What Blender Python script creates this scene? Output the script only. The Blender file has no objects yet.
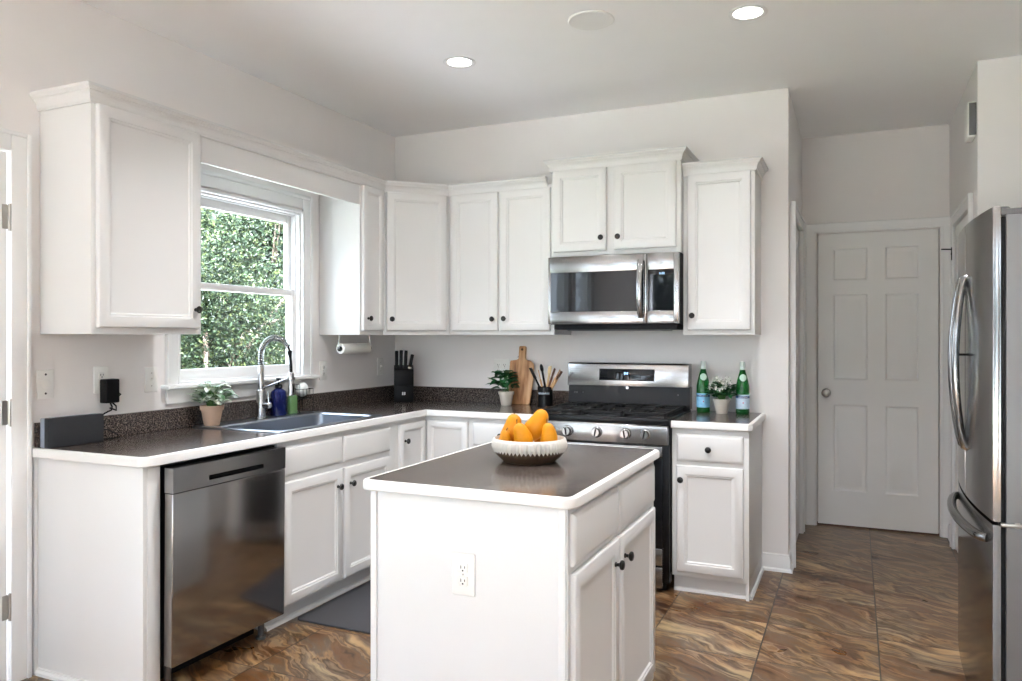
import bpy, bmesh, math, random
from math import pi, sin, cos, radians, sqrt
from mathutils import Vector, Matrix
random.seed(7)
S = bpy.context.scene
COL = S.collection

# ------------------------------------------------------------------ camera
cam_d = bpy.data.cameras.new('camera')
cam_d.sensor_width = 36.0
cam_d.lens = 766.1 / 1022 * 36
cam_d.shift_y = -0.0040
cam_d.clip_start = 0.05
cam = bpy.data.objects.new('camera', cam_d)
COL.objects.link(cam)
cam.location = (3.0258, -4.6989, 1.3625)
cam.rotation_euler = (radians(90), 0, radians(24.174))
S.camera = cam

# ------------------------------------------------------------------ view
S.view_settings.view_transform = 'Standard'
S.view_settings.look = 'None'
S.view_settings.gamma = 1
S.view_settings.use_curve_mapping = False
S.view_settings.exposure = 0.70
S.cycles.max_bounces = 10
S.cycles.diffuse_bounces = 6
S.cycles.glossy_bounces = 5
S.cycles.transparent_max_bounces = 12
S.cycles.sample_clamp_indirect = 6.0
S.cycles.caustics_reflective = False
S.cycles.caustics_refractive = False

# ------------------------------------------------------------------ sky, sun
world = bpy.data.worlds.new('world')
S.world = world
world.use_nodes = True
wn = world.node_tree.nodes
bg = wn['Background']
bg.inputs['Color'].default_value = (0.78, 0.89, 1.05, 1)
bg.inputs['Strength'].default_value = 6.7

sun_d = bpy.data.lights.new('sun', 'SUN')
sun_d.energy = 150.0
sun_d.angle = radians(4)
sun_d.color = (0.93, 0.96, 1.11)
sun = bpy.data.objects.new('sun', sun_d)
COL.objects.link(sun)
sun.rotation_euler = Vector((-0.28, 0.42, -0.86)).to_track_quat('-Z', 'Y').to_euler()

def portal(name, loc, rot, sx, sy):
    d = bpy.data.lights.new(name, 'AREA')
    d.shape = 'RECTANGLE'; d.size = sx; d.size_y = sy
    d.cycles.is_portal = True
    o = bpy.data.objects.new(name, d); COL.objects.link(o)
    o.location = loc; o.rotation_euler = rot
    return o
portal('window_portal', (-0.17, -4.62, 1.3), (0, radians(-90), 0), 2.0, 1.6)
portal('window_portal', (-0.16, -1.48, 1.6), (0, radians(-90), 0), 0.95, 0.86)
portal('window_portal', (1.325, -7.76, 1.25), (radians(90), 0, 0), 2.35, 2.2)
portal('window_portal', (3.9, -7.76, 1.25), (radians(90), 0, 0), 1.4, 2.2)

H = 2.80          # ceiling height

# ================================================================== helpers
class MB:
    """Collects shapes into one bmesh and links them as one mesh object."""
    def __init__(s): s.bm = bmesh.new()
    def add(s, tmp, M=None):
        if M is not None: tmp.transform(M)
        me = bpy.data.meshes.new('tmp'); tmp.to_mesh(me); tmp.free()
        s.bm.from_mesh(me); bpy.data.meshes.remove(me); return s
    def box(s, x0, x1, y0, y1, z0, z1, bev=0.0, seg=2, M=None):
        t = bmesh.new()
        bmesh.ops.create_cube(t, size=1)
        for v in t.verts:
            v.co = Vector(((x0+x1)/2 + v.co.x*(x1-x0), (y0+y1)/2 + v.co.y*(y1-y0), (z0+z1)/2 + v.co.z*(z1-z0)))
        if bev > 0:
            bmesh.ops.bevel(t, geom=list(t.edges), offset=bev, segments=seg, affect='EDGES', profile=0.5)
        return s.add(t, M)
    def lathe(s, prof, c=(0,0,0), seg=32, axis='z', M=None, flute=None):
        t = bmesh.new(); rings = []
        for i, (r, z) in enumerate(prof):
            if r < 1e-6: rings.append([t.verts.new((0,0,z))])
            else:
                ring = []
                for k in range(seg):
                    rr = r * (1 + (flute[i] * (1 if k % 2 else -1) if flute else 0))
                    a = 2*pi*k/seg
                    ring.append(t.verts.new((rr*cos(a), rr*sin(a), z)))
                rings.append(ring)
        for a, b in zip(rings, rings[1:]):
            if len(a) == 1 and len(b) == 1: continue
            for k in range(seg):
                k2 = (k+1) % seg
                if len(a) == 1: t.faces.new((a[0], b[k2], b[k]))
                elif len(b) == 1: t.faces.new((a[k], a[k2], b[0]))
                else: t.faces.new((a[k], a[k2], b[k2], b[k]))
        if len(rings[0]) > 1: t.faces.new(list(reversed(rings[0])))
        if len(rings[-1]) > 1: t.faces.new(rings[-1])
        R = Matrix()
        if axis == '-y': R = Matrix.Rotation(radians(90), 4, 'X')
        if axis == 'x': R = Matrix.Rotation(radians(90), 4, 'Y')
        if axis == '-x': R = Matrix.Rotation(radians(-90), 4, 'Y')
        if axis == 'y': R = Matrix.Rotation(radians(-90), 4, 'X')
        t.transform(Matrix.Translation(c) @ R)
        bmesh.ops.recalc_face_normals(t, faces=t.faces)
        return s.add(t, M)
    def cyl(s, c, r, h, seg=24, axis='z', bev=0.0, M=None):
        if bev: prof = [(0,0),(r-bev,0),(r,bev),(r,h-bev),(r-bev,h),(0,h)]
        else: prof = [(0,0),(r,0),(r,h),(0,h)]
        return s.lathe(prof, c, seg, axis, M)
    def tube(s, pts, r, seg=10, closed=False, M=None):
        t = bmesh.new(); pts = [Vector(p) for p in pts]; n = len(pts)
        rad = r if isinstance(r, (list, tuple)) else [r]*n
        rings = []; prev = None
        for i, p in enumerate(pts):
            if closed: d = pts[(i+1) % n] - pts[i-1]
            else: d = pts[min(i+1, n-1)] - pts[max(i-1, 0)]
            d.normalize()
            if prev is None:
                prev = d.orthogonal().normalized()
            prev = (prev - d*prev.dot(d)).normalized()
            q = d.cross(prev)
            rings.append([t.verts.new(p + (prev*cos(2*pi*k/seg) + q*sin(2*pi*k/seg))*rad[i]) for k in range(seg)])
        lim = n if closed else n-1
        for i in range(lim):
            a, b = rings[i], rings[(i+1) % n]
            for k in range(seg):
                t.faces.new((a[k], a[(k+1) % seg], b[(k+1) % seg], b[k]))
        if not closed:
            t.faces.new(list(reversed(rings[0]))); t.faces.new(rings[-1])
        bmesh.ops.recalc_face_normals(t, faces=t.faces)
        return s.add(t, M)
    def sphere(s, c, r, sc=(1,1,1), M=None, u=16, v=10):
        t = bmesh.new(); bmesh.ops.create_uvsphere(t, u_segments=u, v_segments=v, radius=r)
        t.transform(Matrix.Translation(c) @ Matrix.Diagonal((*sc, 1)))
        return s.add(t, M)
    def prism(s, poly, z0, z1, bev=0.0, M=None):
        t = bmesh.new()
        a = [t.verts.new((x, y, z0)) for x, y in poly]; b = [t.verts.new((x, y, z1)) for x, y in poly]
        n = len(poly)
        t.faces.new(list(reversed(a))); t.faces.new(b)
        for k in range(n): t.faces.new((a[k], a[(k+1) % n], b[(k+1) % n], b[k]))
        bmesh.ops.recalc_face_normals(t, faces=t.faces)
        if bev: bmesh.ops.bevel(t, geom=list(t.edges), offset=bev, segments=2, affect='EDGES', profile=0.5)
        return s.add(t, M)
    def sweep(s, path, prof, up=(0,0,1), closed=False, M=None):
        """sweeps a closed profile [(out, height)] along a planar path with mitred corners; out is dir x up"""
        t = bmesh.new(); up = Vector(up).normalized(); pts = [Vector(p) for p in path]; n = len(pts); rings = []
        for i, p in enumerate(pts):
            d1 = (pts[i]-pts[i-1]).normalized() if (i > 0 or closed) else None
            d2 = (pts[(i+1) % n]-pts[i]).normalized() if (i < n-1 or closed) else None
            if d1 is None: d1 = d2
            if d2 is None: d2 = d1
            s1, s2 = d1.cross(up), d2.cross(up)
            m = (s1+s2).normalized(); m = m / max(0.2, m.dot(s1))
            rings.append([t.verts.new(p + m*o + up*h) for o, h in prof])
        k = len(prof)
        for i in range(n if closed else n-1):
            a, b = rings[i], rings[(i+1) % n]
            for j in range(k): t.faces.new((a[j], a[(j+1) % k], b[(j+1) % k], b[j]))
        if not closed:
            t.faces.new(rings[0]); t.faces.new(list(reversed(rings[-1])))
        bmesh.ops.recalc_face_normals(t, faces=t.faces)
        return s.add(t, M)
    def loft(s, loops, cap=True, M=None, recalc=True):
        t = bmesh.new(); R = [[t.verts.new(p) for p in L] for L in loops]; n = len(R[0])
        for a, b in zip(R, R[1:]):
            for k in range(n): t.faces.new((a[k], a[(k+1) % n], b[(k+1) % n], b[k]))
        if cap: t.faces.new(list(reversed(R[0]))); t.faces.new(R[-1])
        if recalc: bmesh.ops.recalc_face_normals(t, faces=t.faces)
        return s.add(t, M)
    def panel(s, x0, x1, z0, z1, rings, y=0.0, M=None):
        """rings of (inset, depth towards the viewer); front faces -y"""
        L = [[(x0+i, y-d, z0+i), (x1-i, y-d, z0+i), (x1-i, y-d, z1-i), (x0+i, y-d, z1-i)] for i, d in rings]
        return s.loft(L, True, M)
    def quad(s, *pts):
        vs = [s.bm.verts.new(p) for p in pts]; s.bm.faces.new(vs); return s
    def build(s, name, m, parent=None, smooth=True, angle=35):
        me = bpy.data.meshes.new(name); s.bm.to_mesh(me); s.bm.free()
        if m: me.materials.append(m)
        if smooth:
            me.shade_smooth(); me.set_sharp_from_angle(angle=radians(angle))
        o = bpy.data.objects.new(name, me); COL.objects.link(o)
        if parent: o.parent = parent
        return o

def tag(o, label=None, cat=None, group=None, kind=None):
    if label: o['label'] = label
    if cat: o['category'] = cat
    if group: o['group'] = group
    if kind: o['kind'] = kind
    return o
def thing(name, label, cat, loc=(0,0,0), rz=0, group=None):
    o = bpy.data.objects.new(name, None); COL.objects.link(o)
    o.location = loc; o.rotation_euler = (0, 0, radians(rz)); o.empty_display_size = 0.1
    return tag(o, label, cat, group)
def struct(name, mb, m, parent=None, **k):
    o = mb.build(name, m, parent, **k)
    if not parent: o['kind'] = 'structure'
    return o
def copy_tree(o, parent=None):
    c = o.copy(); COL.objects.link(c); c.parent = parent
    for ch in [q for q in bpy.data.objects if q.parent == o]: copy_tree(ch, c)
    return c

# ---------------------------------------------------------------- materials
def nodes(name):
    m = bpy.data.materials.new(name); m.use_nodes = True
    nt = m.node_tree; return m, nt, nt.nodes, nt.links, nt.nodes['Principled BSDF']
def paint(name, col, rough=0.4, metal=0.0, var=0.04, scale=6.0, bump=0.0, bscale=200, coat=0, emit=None, estr=0, ior=None, spec=None):
    m, nt, N, L, b = nodes(name)
    tc = N.new('ShaderNodeTexCoord'); nz = N.new('ShaderNodeTexNoise'); nz.inputs['Scale'].default_value = scale
    L.new(tc.outputs['Object'], nz.inputs['Vector'])
    mx = N.new('ShaderNodeMix'); mx.data_type = 'RGBA'
    mx.inputs[6].default_value = (*[c*(1-var) for c in col], 1); mx.inputs[7].default_value = (*[min(1, c*(1+var)) for c in col], 1)
    L.new(nz.outputs['Fac'], mx.inputs[0]); L.new(mx.outputs[2], b.inputs['Base Color'])
    b.inputs['Roughness'].default_value = rough; b.inputs['Metallic'].default_value = metal
    if coat: b.inputs['Coat Weight'].default_value = coat; b.inputs['Coat Roughness'].default_value = 0.08
    if spec is not None: b.inputs['Specular IOR Level'].default_value = spec
    if bump:
        n2 = N.new('ShaderNodeTexNoise'); n2.inputs['Scale'].default_value = bscale
        L.new(tc.outputs['Object'], n2.inputs['Vector'])
        bp = N.new('ShaderNodeBump'); bp.inputs['Strength'].default_value = bump; bp.inputs['Distance'].default_value = 0.002
        L.new(n2.outputs['Fac'], bp.inputs['Height']); L.new(bp.outputs['Normal'], b.inputs['Normal'])
    if emit:
        b.inputs['Emission Color'].default_value = (*emit, 1); b.inputs['Emission Strength'].default_value = estr
    return m
def ramp(N, stops):
    r = N.new('ShaderNodeValToRGB'); e = r.color_ramp.elements
    while len(e) < len(stops): e.new(0.5)
    for q, (p, c) in zip(e, stops): q.position = p; q.color = (*c, 1)
    return r
def brushed(name, col, rough=0.22, vertical=True):
    m, nt, N, L, b = nodes(name)
    tc = N.new('ShaderNodeTexCoord'); mp = N.new('ShaderNodeMapping')
    mp.inputs['Scale'].default_value = (3, 3, 300) if not vertical else (300, 300, 3)
    nz = N.new('ShaderNodeTexNoise'); nz.inputs['Scale'].default_value = 1.0; nz.inputs['Detail'].default_value = 3
    L.new(tc.outputs['Object'], mp.inputs['Vector']); L.new(mp.outputs['Vector'], nz.inputs['Vector'])
    r = N.new('ShaderNodeMapRange'); r.inputs['To Min'].default_value = rough*0.8; r.inputs['To Max'].default_value = rough*1.2
    L.new(nz.outputs['Fac'], r.inputs['Value']); L.new(r.outputs['Result'], b.inputs['Roughness'])
    b.inputs['Base Color'].default_value = (*col, 1); b.inputs['Metallic'].default_value = 1
    b.inputs['Anisotropic'].default_value = 0.4
    return m
def speckle(name, base, lo, hi, rough=0.16):
    m, nt, N, L, b = nodes(name)
    tc = N.new('ShaderNodeTexCoord')
    n1 = N.new('ShaderNodeTexNoise'); n1.inputs['Scale'].default_value = 150; n1.inputs['Detail'].default_value = 2
    n2 = N.new('ShaderNodeTexVoronoi'); n2.inputs['Scale'].default_value = 330
    n3 = N.new('ShaderNodeTexNoise'); n3.inputs['Scale'].default_value = 60; n3.inputs['Detail'].default_value = 2
    for n in (n1, n2, n3): L.new(tc.outputs['Object'], n.inputs['Vector'])
    r1 = ramp(N, [(0.38, lo), (0.5, base), (0.63, hi)])
    L.new(n1.outputs['Fac'], r1.inputs['Fac'])
    mx = N.new('ShaderNodeMix'); mx.data_type = 'RGBA'; mx.blend_type = 'MULTIPLY'; mx.inputs[0].default_value = 0.75
    r2 = ramp(N, [(0.35, (0.55, 0.5, 0.46)), (0.65, (1.25, 1.2, 1.15))])
    L.new(n3.outputs['Fac'], r2.inputs['Fac']); L.new(r1.outputs['Color'], mx.inputs[6]); L.new(r2.outputs['Color'], mx.inputs[7])
    L.new(mx.outputs[2], b.inputs['Base Color']); b.inputs['Roughness'].default_value = rough
    return m

WHITE = paint('cabinet_white_paint', (0.70, 0.693, 0.685), 0.38, var=0.015)
TRIM = paint('trim_white_paint', (0.80, 0.795, 0.79), 0.35, var=0.015)
EDGE = paint('counter_white_edge', (0.74, 0.725, 0.71), 0.35, var=0.02)
WALL = paint('wall_greige_paint', (0.80, 0.772, 0.758), 0.7, var=0.02, bump=0.08, bscale=120)
CEIL = paint('ceiling_paint', (0.94, 0.935, 0.94), 0.8, var=0.015, bump=0.08, bscale=90)
DOORW = paint('door_paint', (0.82, 0.81, 0.79), 0.45, var=0.02)
COUNTER = speckle('counter_dark_laminate', (0.062, 0.052, 0.048), (0.012, 0.011, 0.012), (0.19, 0.155, 0.135), 0.17)
BLACKK = paint('knob_black', (0.012, 0.011, 0.010), 0.3, metal=0.3)
STEEL = brushed('brushed_steel', (0.34, 0.325, 0.315), 0.15)
STEELD = brushed('fridge_steel', (0.26, 0.255, 0.25), 0.14)
STEELH = brushed('brushed_steel_horizontal', (0.34, 0.337, 0.335), 0.2, False)
SINKM = paint('sink_steel', (0.40, 0.43, 0.48), 0.3, metal=1.0, var=0.03)
CHROME = paint('chrome', (0.42, 0.42, 0.42), 0.2, metal=1.0, var=0.01)
NICKEL = paint('satin_nickel', (0.42, 0.40, 0.37), 0.3, metal=1.0)
BGLASS = paint('black_glass', (0.006, 0.007, 0.009), 0.03, var=0.1, spec=0.35)
BLACK = paint('black_plastic', (0.004, 0.004, 0.0045), 0.45, spec=0.15)
BLACKM = paint('black_enamel', (0.004, 0.004, 0.005), 0.25, spec=0.22)
IRON = paint('cast_iron', (0.006, 0.006, 0.006), 0.6, bump=0.3, bscale=300, spec=0.25)
GREYSIDE = paint('appliance_grey_side', (0.09, 0.09, 0.09), 0.4)
SPKBOX = paint('box_dark_fabric', (0.012, 0.013, 0.016), 0.8, bump=0.2, bscale=900)
SPKSIDE = paint('box_grey_side', (0.25, 0.28, 0.34), 0.4)
PLATE = paint('plate_white_plastic', (0.80, 0.79, 0.76), 0.35, var=0.01)
SLOT = paint('slot_dark', (0.03, 0.03, 0.03), 0.5)
MAT = paint('mat_grey', (0.05, 0.05, 0.057), 0.85, bump=0.4, bscale=600)
TERRA = paint('pot_peach_clay', (0.62, 0.43, 0.31), 0.7, var=0.06, scale=40)
CREAM = paint('pot_cream_clay', (0.66, 0.60, 0.52), 0.7, var=0.05, scale=40)
SOIL = paint('soil', (0.05, 0.03, 0.02), 0.9)
PAPER = paint('paper_white', (0.82, 0.82, 0.80), 0.9, bump=0.2, bscale=200)
PEAR = paint('pear_golden_skin', (0.52, 0.20, 0.003), 0.5, var=0.18, scale=30, spec=0.25)
STEMB = paint('stem_brown', (0.08, 0.045, 0.02), 0.8)
BOWLW = paint('bowl_white_glaze', (0.60, 0.565, 0.52), 0.5, var=0.03)
BOWLB = paint('bowl_brown_glaze', (0.085, 0.052, 0.030), 0.45, var=0.35, scale=60)
CAPM = paint('cap_silver_green', (0.55, 0.62, 0.58), 0.4, var=0.05)
LBLUE = paint('label_blue', (0.26, 0.55, 0.78), 0.5, var=0.18, scale=60)
LGREY = paint('label_pale_blue', (0.50, 0.60, 0.72), 0.5, var=0.10, scale=60)
LPALE = paint('label_pale_green', (0.50, 0.68, 0.58), 0.5, var=0.1, scale=90)
LNAVY = paint('label_navy', (0.04, 0.09, 0.25), 0.5)
RED = paint('label_red', (0.6, 0.05, 0.05), 0.5)
UTW = paint('utensil_wood', (0.50, 0.30, 0.14), 0.6, var=0.15, scale=40)
UTWL = paint('utensil_wood_pale', (0.68, 0.50, 0.28), 0.6, var=0.12, scale=40)
UTWD = paint('utensil_wood_dark', (0.14, 0.06, 0.03), 0.6, var=0.15, scale=40)
SPONGE = paint('scrubber_white', (0.80, 0.82, 0.82), 0.9, bump=0.6, bscale=250)
LAMPON = paint('lamp_diffuser', (1, 1, 1), 0.5, emit=(1.0, 0.97, 0.92), estr=9)
DIGIT = paint('display_digits', (0.2, 0.4, 1), 0.5, emit=(0.35, 0.6, 1.0), estr=2.5)
GRILLE = paint('speaker_grille', (0.40, 0.39, 0.385), 0.8, bump=0.6, bscale=700)
BADGE = paint('badge_silver', (0.7, 0.7, 0.7), 0.3, metal=0.8)
BARK = paint('bark', (0.10, 0.07, 0.05), 0.9, bump=0.5, bscale=30)
GRASS = paint('outdoor_ground_green', (0.10, 0.12, 0.07), 0.95, var=0.4, scale=3)

def glassy(name, col, gloss, rough=0.0):
    m, nt, N, L, b = nodes(name); N.remove(b)
    out = [n for n in N if n.type == 'OUTPUT_MATERIAL'][0]
    t = N.new('ShaderNodeBsdfTransparent'); t.inputs['Color'].default_value = (*col, 1)
    g = N.new('ShaderNodeBsdfGlossy'); g.inputs['Roughness'].default_value = rough
    lw = N.new('ShaderNodeLayerWeight'); lw.inputs['Blend'].default_value = 0.5
    pw = N.new('ShaderNodeMath'); pw.operation = 'POWER'; pw.inputs[1].default_value = 5; L.new(lw.outputs['Facing'], pw.inputs[0])
    fr = N.new('ShaderNodeMath'); fr.operation = 'MULTIPLY_ADD'; fr.inputs[1].default_value = 0.5; fr.inputs[2].default_value = gloss; L.new(pw.outputs[0], fr.inputs[0])
    nz = N.new('ShaderNodeTexNoise'); nz.inputs['Scale'].default_value = 2
    bp = N.new('ShaderNodeBump'); bp.inputs['Strength'].default_value = 0.01; L.new(nz.outputs['Fac'], bp.inputs['Height'])
    L.new(bp.outputs['Normal'], g.inputs['Normal'])
    mx = N.new('ShaderNodeMixShader'); L.new(fr.outputs[0], mx.inputs['Fac'])
    L.new(t.outputs['BSDF'], mx.inputs[1]); L.new(g.outputs['BSDF'], mx.inputs[2]); L.new(mx.outputs['Shader'], out.inputs['Surface'])
    return m
PANE = glassy('window_glass', (0.97, 0.985, 0.98), 0.03)
def tinted(name, col, rough=0.05):
    m, nt, N, L, b = nodes(name)
    nz = N.new('ShaderNodeTexNoise'); nz.inputs['Scale'].default_value = 30
    mx = N.new('ShaderNodeMix'); mx.data_type = 'RGBA'
    mx.inputs[6].default_value = (*[c*.85 for c in col], 1); mx.inputs[7].default_value = (*col, 1)
    L.new(nz.outputs['Fac'], mx.inputs[0]); L.new(mx.outputs[2], b.inputs['Base Color'])
    b.inputs['Roughness'].default_value = rough; b.inputs['Transmission Weight'].default_value = 0.45; b.inputs['IOR'].default_value = 1.45
    return m
BOTTLE = tinted('bottle_green_glass', (0.008, 0.16, 0.025))
SOAPB = tinted('soap_bottle_blue', (0.008, 0.018, 0.17))
SOAPG = tinted('soap_bottle_green', (0.25, 0.50, 0.20))

def leafmat(name, cols, rough=0.45, trans=0.0):
    m, nt, N, L, b = nodes(name)
    g = N.new('ShaderNodeNewGeometry')
    k = len(cols); r = ramp(N, [(i/(k-1), c) for i, c in enumerate(cols)])
    L.new(g.outputs['Random Per Island'], r.inputs['Fac']); L.new(r.outputs['Color'], b.inputs['Base Color'])
    b.inputs['Roughness'].default_value = rough; b.inputs['Specular IOR Level'].default_value = 0.15
    if trans:
        out = [n for n in N if n.type == 'OUTPUT_MATERIAL'][0]
        t = N.new('ShaderNodeBsdfTranslucent'); L.new(r.outputs['Color'], t.inputs['Color'])
        mx = N.new('ShaderNodeMixShader'); mx.inputs['Fac'].default_value = trans
        L.new(b.outputs['BSDF'], mx.inputs[1]); L.new(t.outputs['BSDF'], mx.inputs[2]); L.new(mx.outputs['Shader'], out.inputs['Surface'])
    return m
LEAFT = leafmat('tree_leaves', [(0.002, 0.005, 0.002), (0.006, 0.0125, 0.005), (0.012, 0.022, 0.009), (0.030, 0.038, 0.010)], 0.5, 0.15)
LEAFY = leafmat('tree_leaves_yellow', [(0.010, 0.015, 0.003), (0.026, 0.032, 0.005), (0.045, 0.045, 0.006)], 0.5, 0.25)
LEAFD = leafmat('leaf_dark_green', [(0.012, 0.07, 0.02), (0.02, 0.11, 0.035), (0.04, 0.16, 0.05)], 0.35)
LEAFP = leafmat('leaf_variegated', [(0.04, 0.16, 0.04), (0.35, 0.45, 0.32), (0.62, 0.68, 0.58), (0.78, 0.80, 0.72), (0.66, 0.72, 0.62)], 0.45)
PETAL = leafmat('petal_white', [(0.75, 0.75, 0.70), (0.85, 0.85, 0.82)], 0.6)

# floor: 0.46 m stone-look tiles with diagonal streaks, a shifted pattern in every tile
def floor_mat():
    m, nt, N, L, b = nodes('floor_slate_tile')
    tc = N.new('ShaderNodeTexCoord'); sep = N.new('ShaderNodeSeparateXYZ'); L.new(tc.outputs['Object'], sep.inputs[0])
    def math(op, a, v=None, w=None):
        n = N.new('ShaderNodeMath'); n.operation = op
        for i, q in enumerate((a, v, w)):
            if q is None: continue
            if isinstance(q, (int, float)): n.inputs[i].default_value = q
            else: L.new(q, n.inputs[i])
        return n.outputs[0]
    TX, TY = 0.4717, 0.459
    ux = math('DIVIDE', math('ADD', sep.outputs['X'], -2.648+TX*20), TX)
    uy = math('DIVIDE', math('ADD', sep.outputs['Y'], 0.878+TY*30), TY)
    ix = math('FLOOR', ux); iy = math('FLOOR', uy)
    fx = math('FRACT', ux); fy = math('FRACT', uy)
    ex = math('MINIMUM', fx, math('SUBTRACT', 1.0, fx)); ey = math('MINIMUM', fy, math('SUBTRACT', 1.0, fy))
    e = math('MINIMUM', ex, ey)
    grout = math('LESS_THAN', e, 0.0065)
    cb = N.new('ShaderNodeCombineXYZ'); L.new(ix, cb.inputs[0]); L.new(iy, cb.inputs[1])
    wn_ = N.new('ShaderNodeTexWhiteNoise'); wn_.noise_dimensions = '2D'; L.new(cb.outputs[0], wn_.inputs['Vector'])
    off = N.new('ShaderNodeVectorMath'); off.operation = 'MULTIPLY_ADD'
    off.inputs[1].default_value = (17, 23, 9); L.new(wn_.outputs['Color'], off.inputs[0]); L.new(tc.outputs['Object'], off.inputs[2])
    # warp
    w1 = N.new('ShaderNodeTexNoise'); w1.inputs['Scale'].default_value = 3.2; w1.inputs['Detail'].default_value = 3
    L.new(off.outputs[0], w1.inputs['Vector'])
    wa = N.new('ShaderNodeVectorMath'); wa.operation = 'MULTIPLY_ADD'; wa.inputs[1].default_value = (0.22, 0.22, 0)
    L.new(w1.outputs['Color'], wa.inputs[0]); L.new(off.outputs[0], wa.inputs[2])
    mr = N.new('ShaderNodeMapping'); mr.inputs['Rotation'].default_value = (0, 0, radians(27)); L.new(wa.outputs[0], mr.inputs['Vector'])
    mp = N.new('ShaderNodeMapping'); mp.inputs['Scale'].default_value = (1.1, 6.5, 1)
    L.new(mr.outputs[0], mp.inputs['Vector'])
    st = N.new('ShaderNodeTexNoise'); st.inputs['Scale'].default_value = 1.1; st.inputs['Detail'].default_value = 6; st.inputs['Roughness'].default_value = 0.6
    L.new(mp.outputs[0], st.inputs['Vector'])
    r = ramp(N, [(0.34, (0.045, 0.018, 0.007)), (0.42, (0.15, 0.070, 0.026)), (0.47, (0.115, 0.080, 0.052)), (0.51, (0.27, 0.155, 0.066)), (0.535, (0.075, 0.036, 0.015)), (0.58, (0.17, 0.112, 0.066)), (0.66, (0.42, 0.27, 0.13))])
    L.new(st.outputs['Fac'], r.inputs['Fac'])
    # broad grey / rust clouds
    bn = N.new('ShaderNodeTexNoise'); bn.inputs['Scale'].default_value = 4.0; bn.inputs['Detail'].default_value = 2
    L.new(wa.outputs[0], bn.inputs['Vector'])
    rb = ramp(N, [(0.35, (0.75, 0.60, 0.46)), (0.5, (1.0, 0.98, 0.95)), (0.66, (0.95, 1.05, 1.15))])
    L.new(bn.outputs['Fac'], rb.inputs['Fac'])
    mu = N.new('ShaderNodeMix'); mu.data_type = 'RGBA'; mu.blend_type = 'MULTIPLY'; mu.inputs[0].default_value = 1
    L.new(r.outputs['Color'], mu.inputs[6]); L.new(rb.outputs['Color'], mu.inputs[7])
    # thin pale veins
    vn = N.new('ShaderNodeTexNoise'); vn.inputs['Scale'].default_value = 2.6; vn.inputs['Detail'].default_value = 4
    mp2 = N.new('ShaderNodeMapping'); mp2.inputs['Scale'].default_value = (0.5, 2.6, 1)
    L.new(mr.outputs[0], mp2.inputs['Vector']); L.new(mp2.outputs[0], vn.inputs['Vector'])
    v = math('ABSOLUTE', math('SUBTRACT', vn.outputs['Fac'], 0.5)); v = math('LESS_THAN', v, 0.012)
    v = math('MULTIPLY', v, 0.35)
    mv = N.new('ShaderNodeMix'); mv.data_type = 'RGBA'; mv.inputs[7].default_value = (0.42, 0.28, 0.15, 1)
    L.new(v, mv.inputs[0]); L.new(mu.outputs[2], mv.inputs[6])
    mg = N.new('ShaderNodeMix'); mg.data_type = 'RGBA'; mg.inputs[7].default_value = (0.045, 0.032, 0.024, 1)
    L.new(grout, mg.inputs[0]); L.new(mv.outputs[2], mg.inputs[6]); L.new(mg.outputs[2], b.inputs['Base Color'])
    rr = N.new('ShaderNodeMapRange'); rr.inputs['To Min'].default_value = 0.22; rr.inputs['To Max'].default_value = 0.4
    L.new(bn.outputs['Fac'], rr.inputs['Value']); L.new(rr.outputs[0], b.inputs['Roughness'])
    bp = N.new('ShaderNodeBump'); bp.inputs['Strength'].default_value = 0.35; bp.inputs['Distance'].default_value = 0.004
    hh = math('SUBTRACT', math('MULTIPLY', st.outputs['Fac'], 0.5), grout)
    L.new(hh, bp.inputs['Height']); L.new(bp.outputs['Normal'], b.inputs['Normal'])
    return m
FLOOR = floor_mat()

def board_mat():
    m, nt, N, L, b = nodes('board_acacia_wood')
    tc = N.new('ShaderNodeTexCoord'); mp = N.new('ShaderNodeMapping'); mp.inputs['Scale'].default_value = (26, 3, 3.2)
    n1 = N.new('ShaderNodeTexNoise'); n1.inputs['Scale'].default_value = 1; n1.inputs['Detail'].default_value = 4
    L.new(tc.outputs['Object'], mp.inputs['Vector']); L.new(mp.outputs[0], n1.inputs['Vector'])
    r = ramp(N, [(0.33, (0.16, 0.06, 0.025)), (0.45, (0.40, 0.19, 0.08)), (0.55, (0.58, 0.33, 0.16)), (0.68, (0.70, 0.45, 0.25))])
    L.new(n1.outputs['Fac'], r.inputs['Fac']); L.new(r.outputs['Color'], b.inputs['Base Color']); b.inputs['Roughness'].default_value = 0.5
    return m
BOARD = board_mat()

# ================================================================== setting
XR, YR = 5.6, -7.6     # right and rear extents of the room
mb = MB(); mb.box(-0.15, XR+0.15, YR-0.15, 1.4, -0.1, 0.0); struct('floor', mb, FLOOR, smooth=False)
mb = MB(); mb.box(-0.15, XR+0.15, YR-0.15, 1.4, H, H+0.12); struct('ceiling', mb, CEIL, smooth=False)

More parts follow.
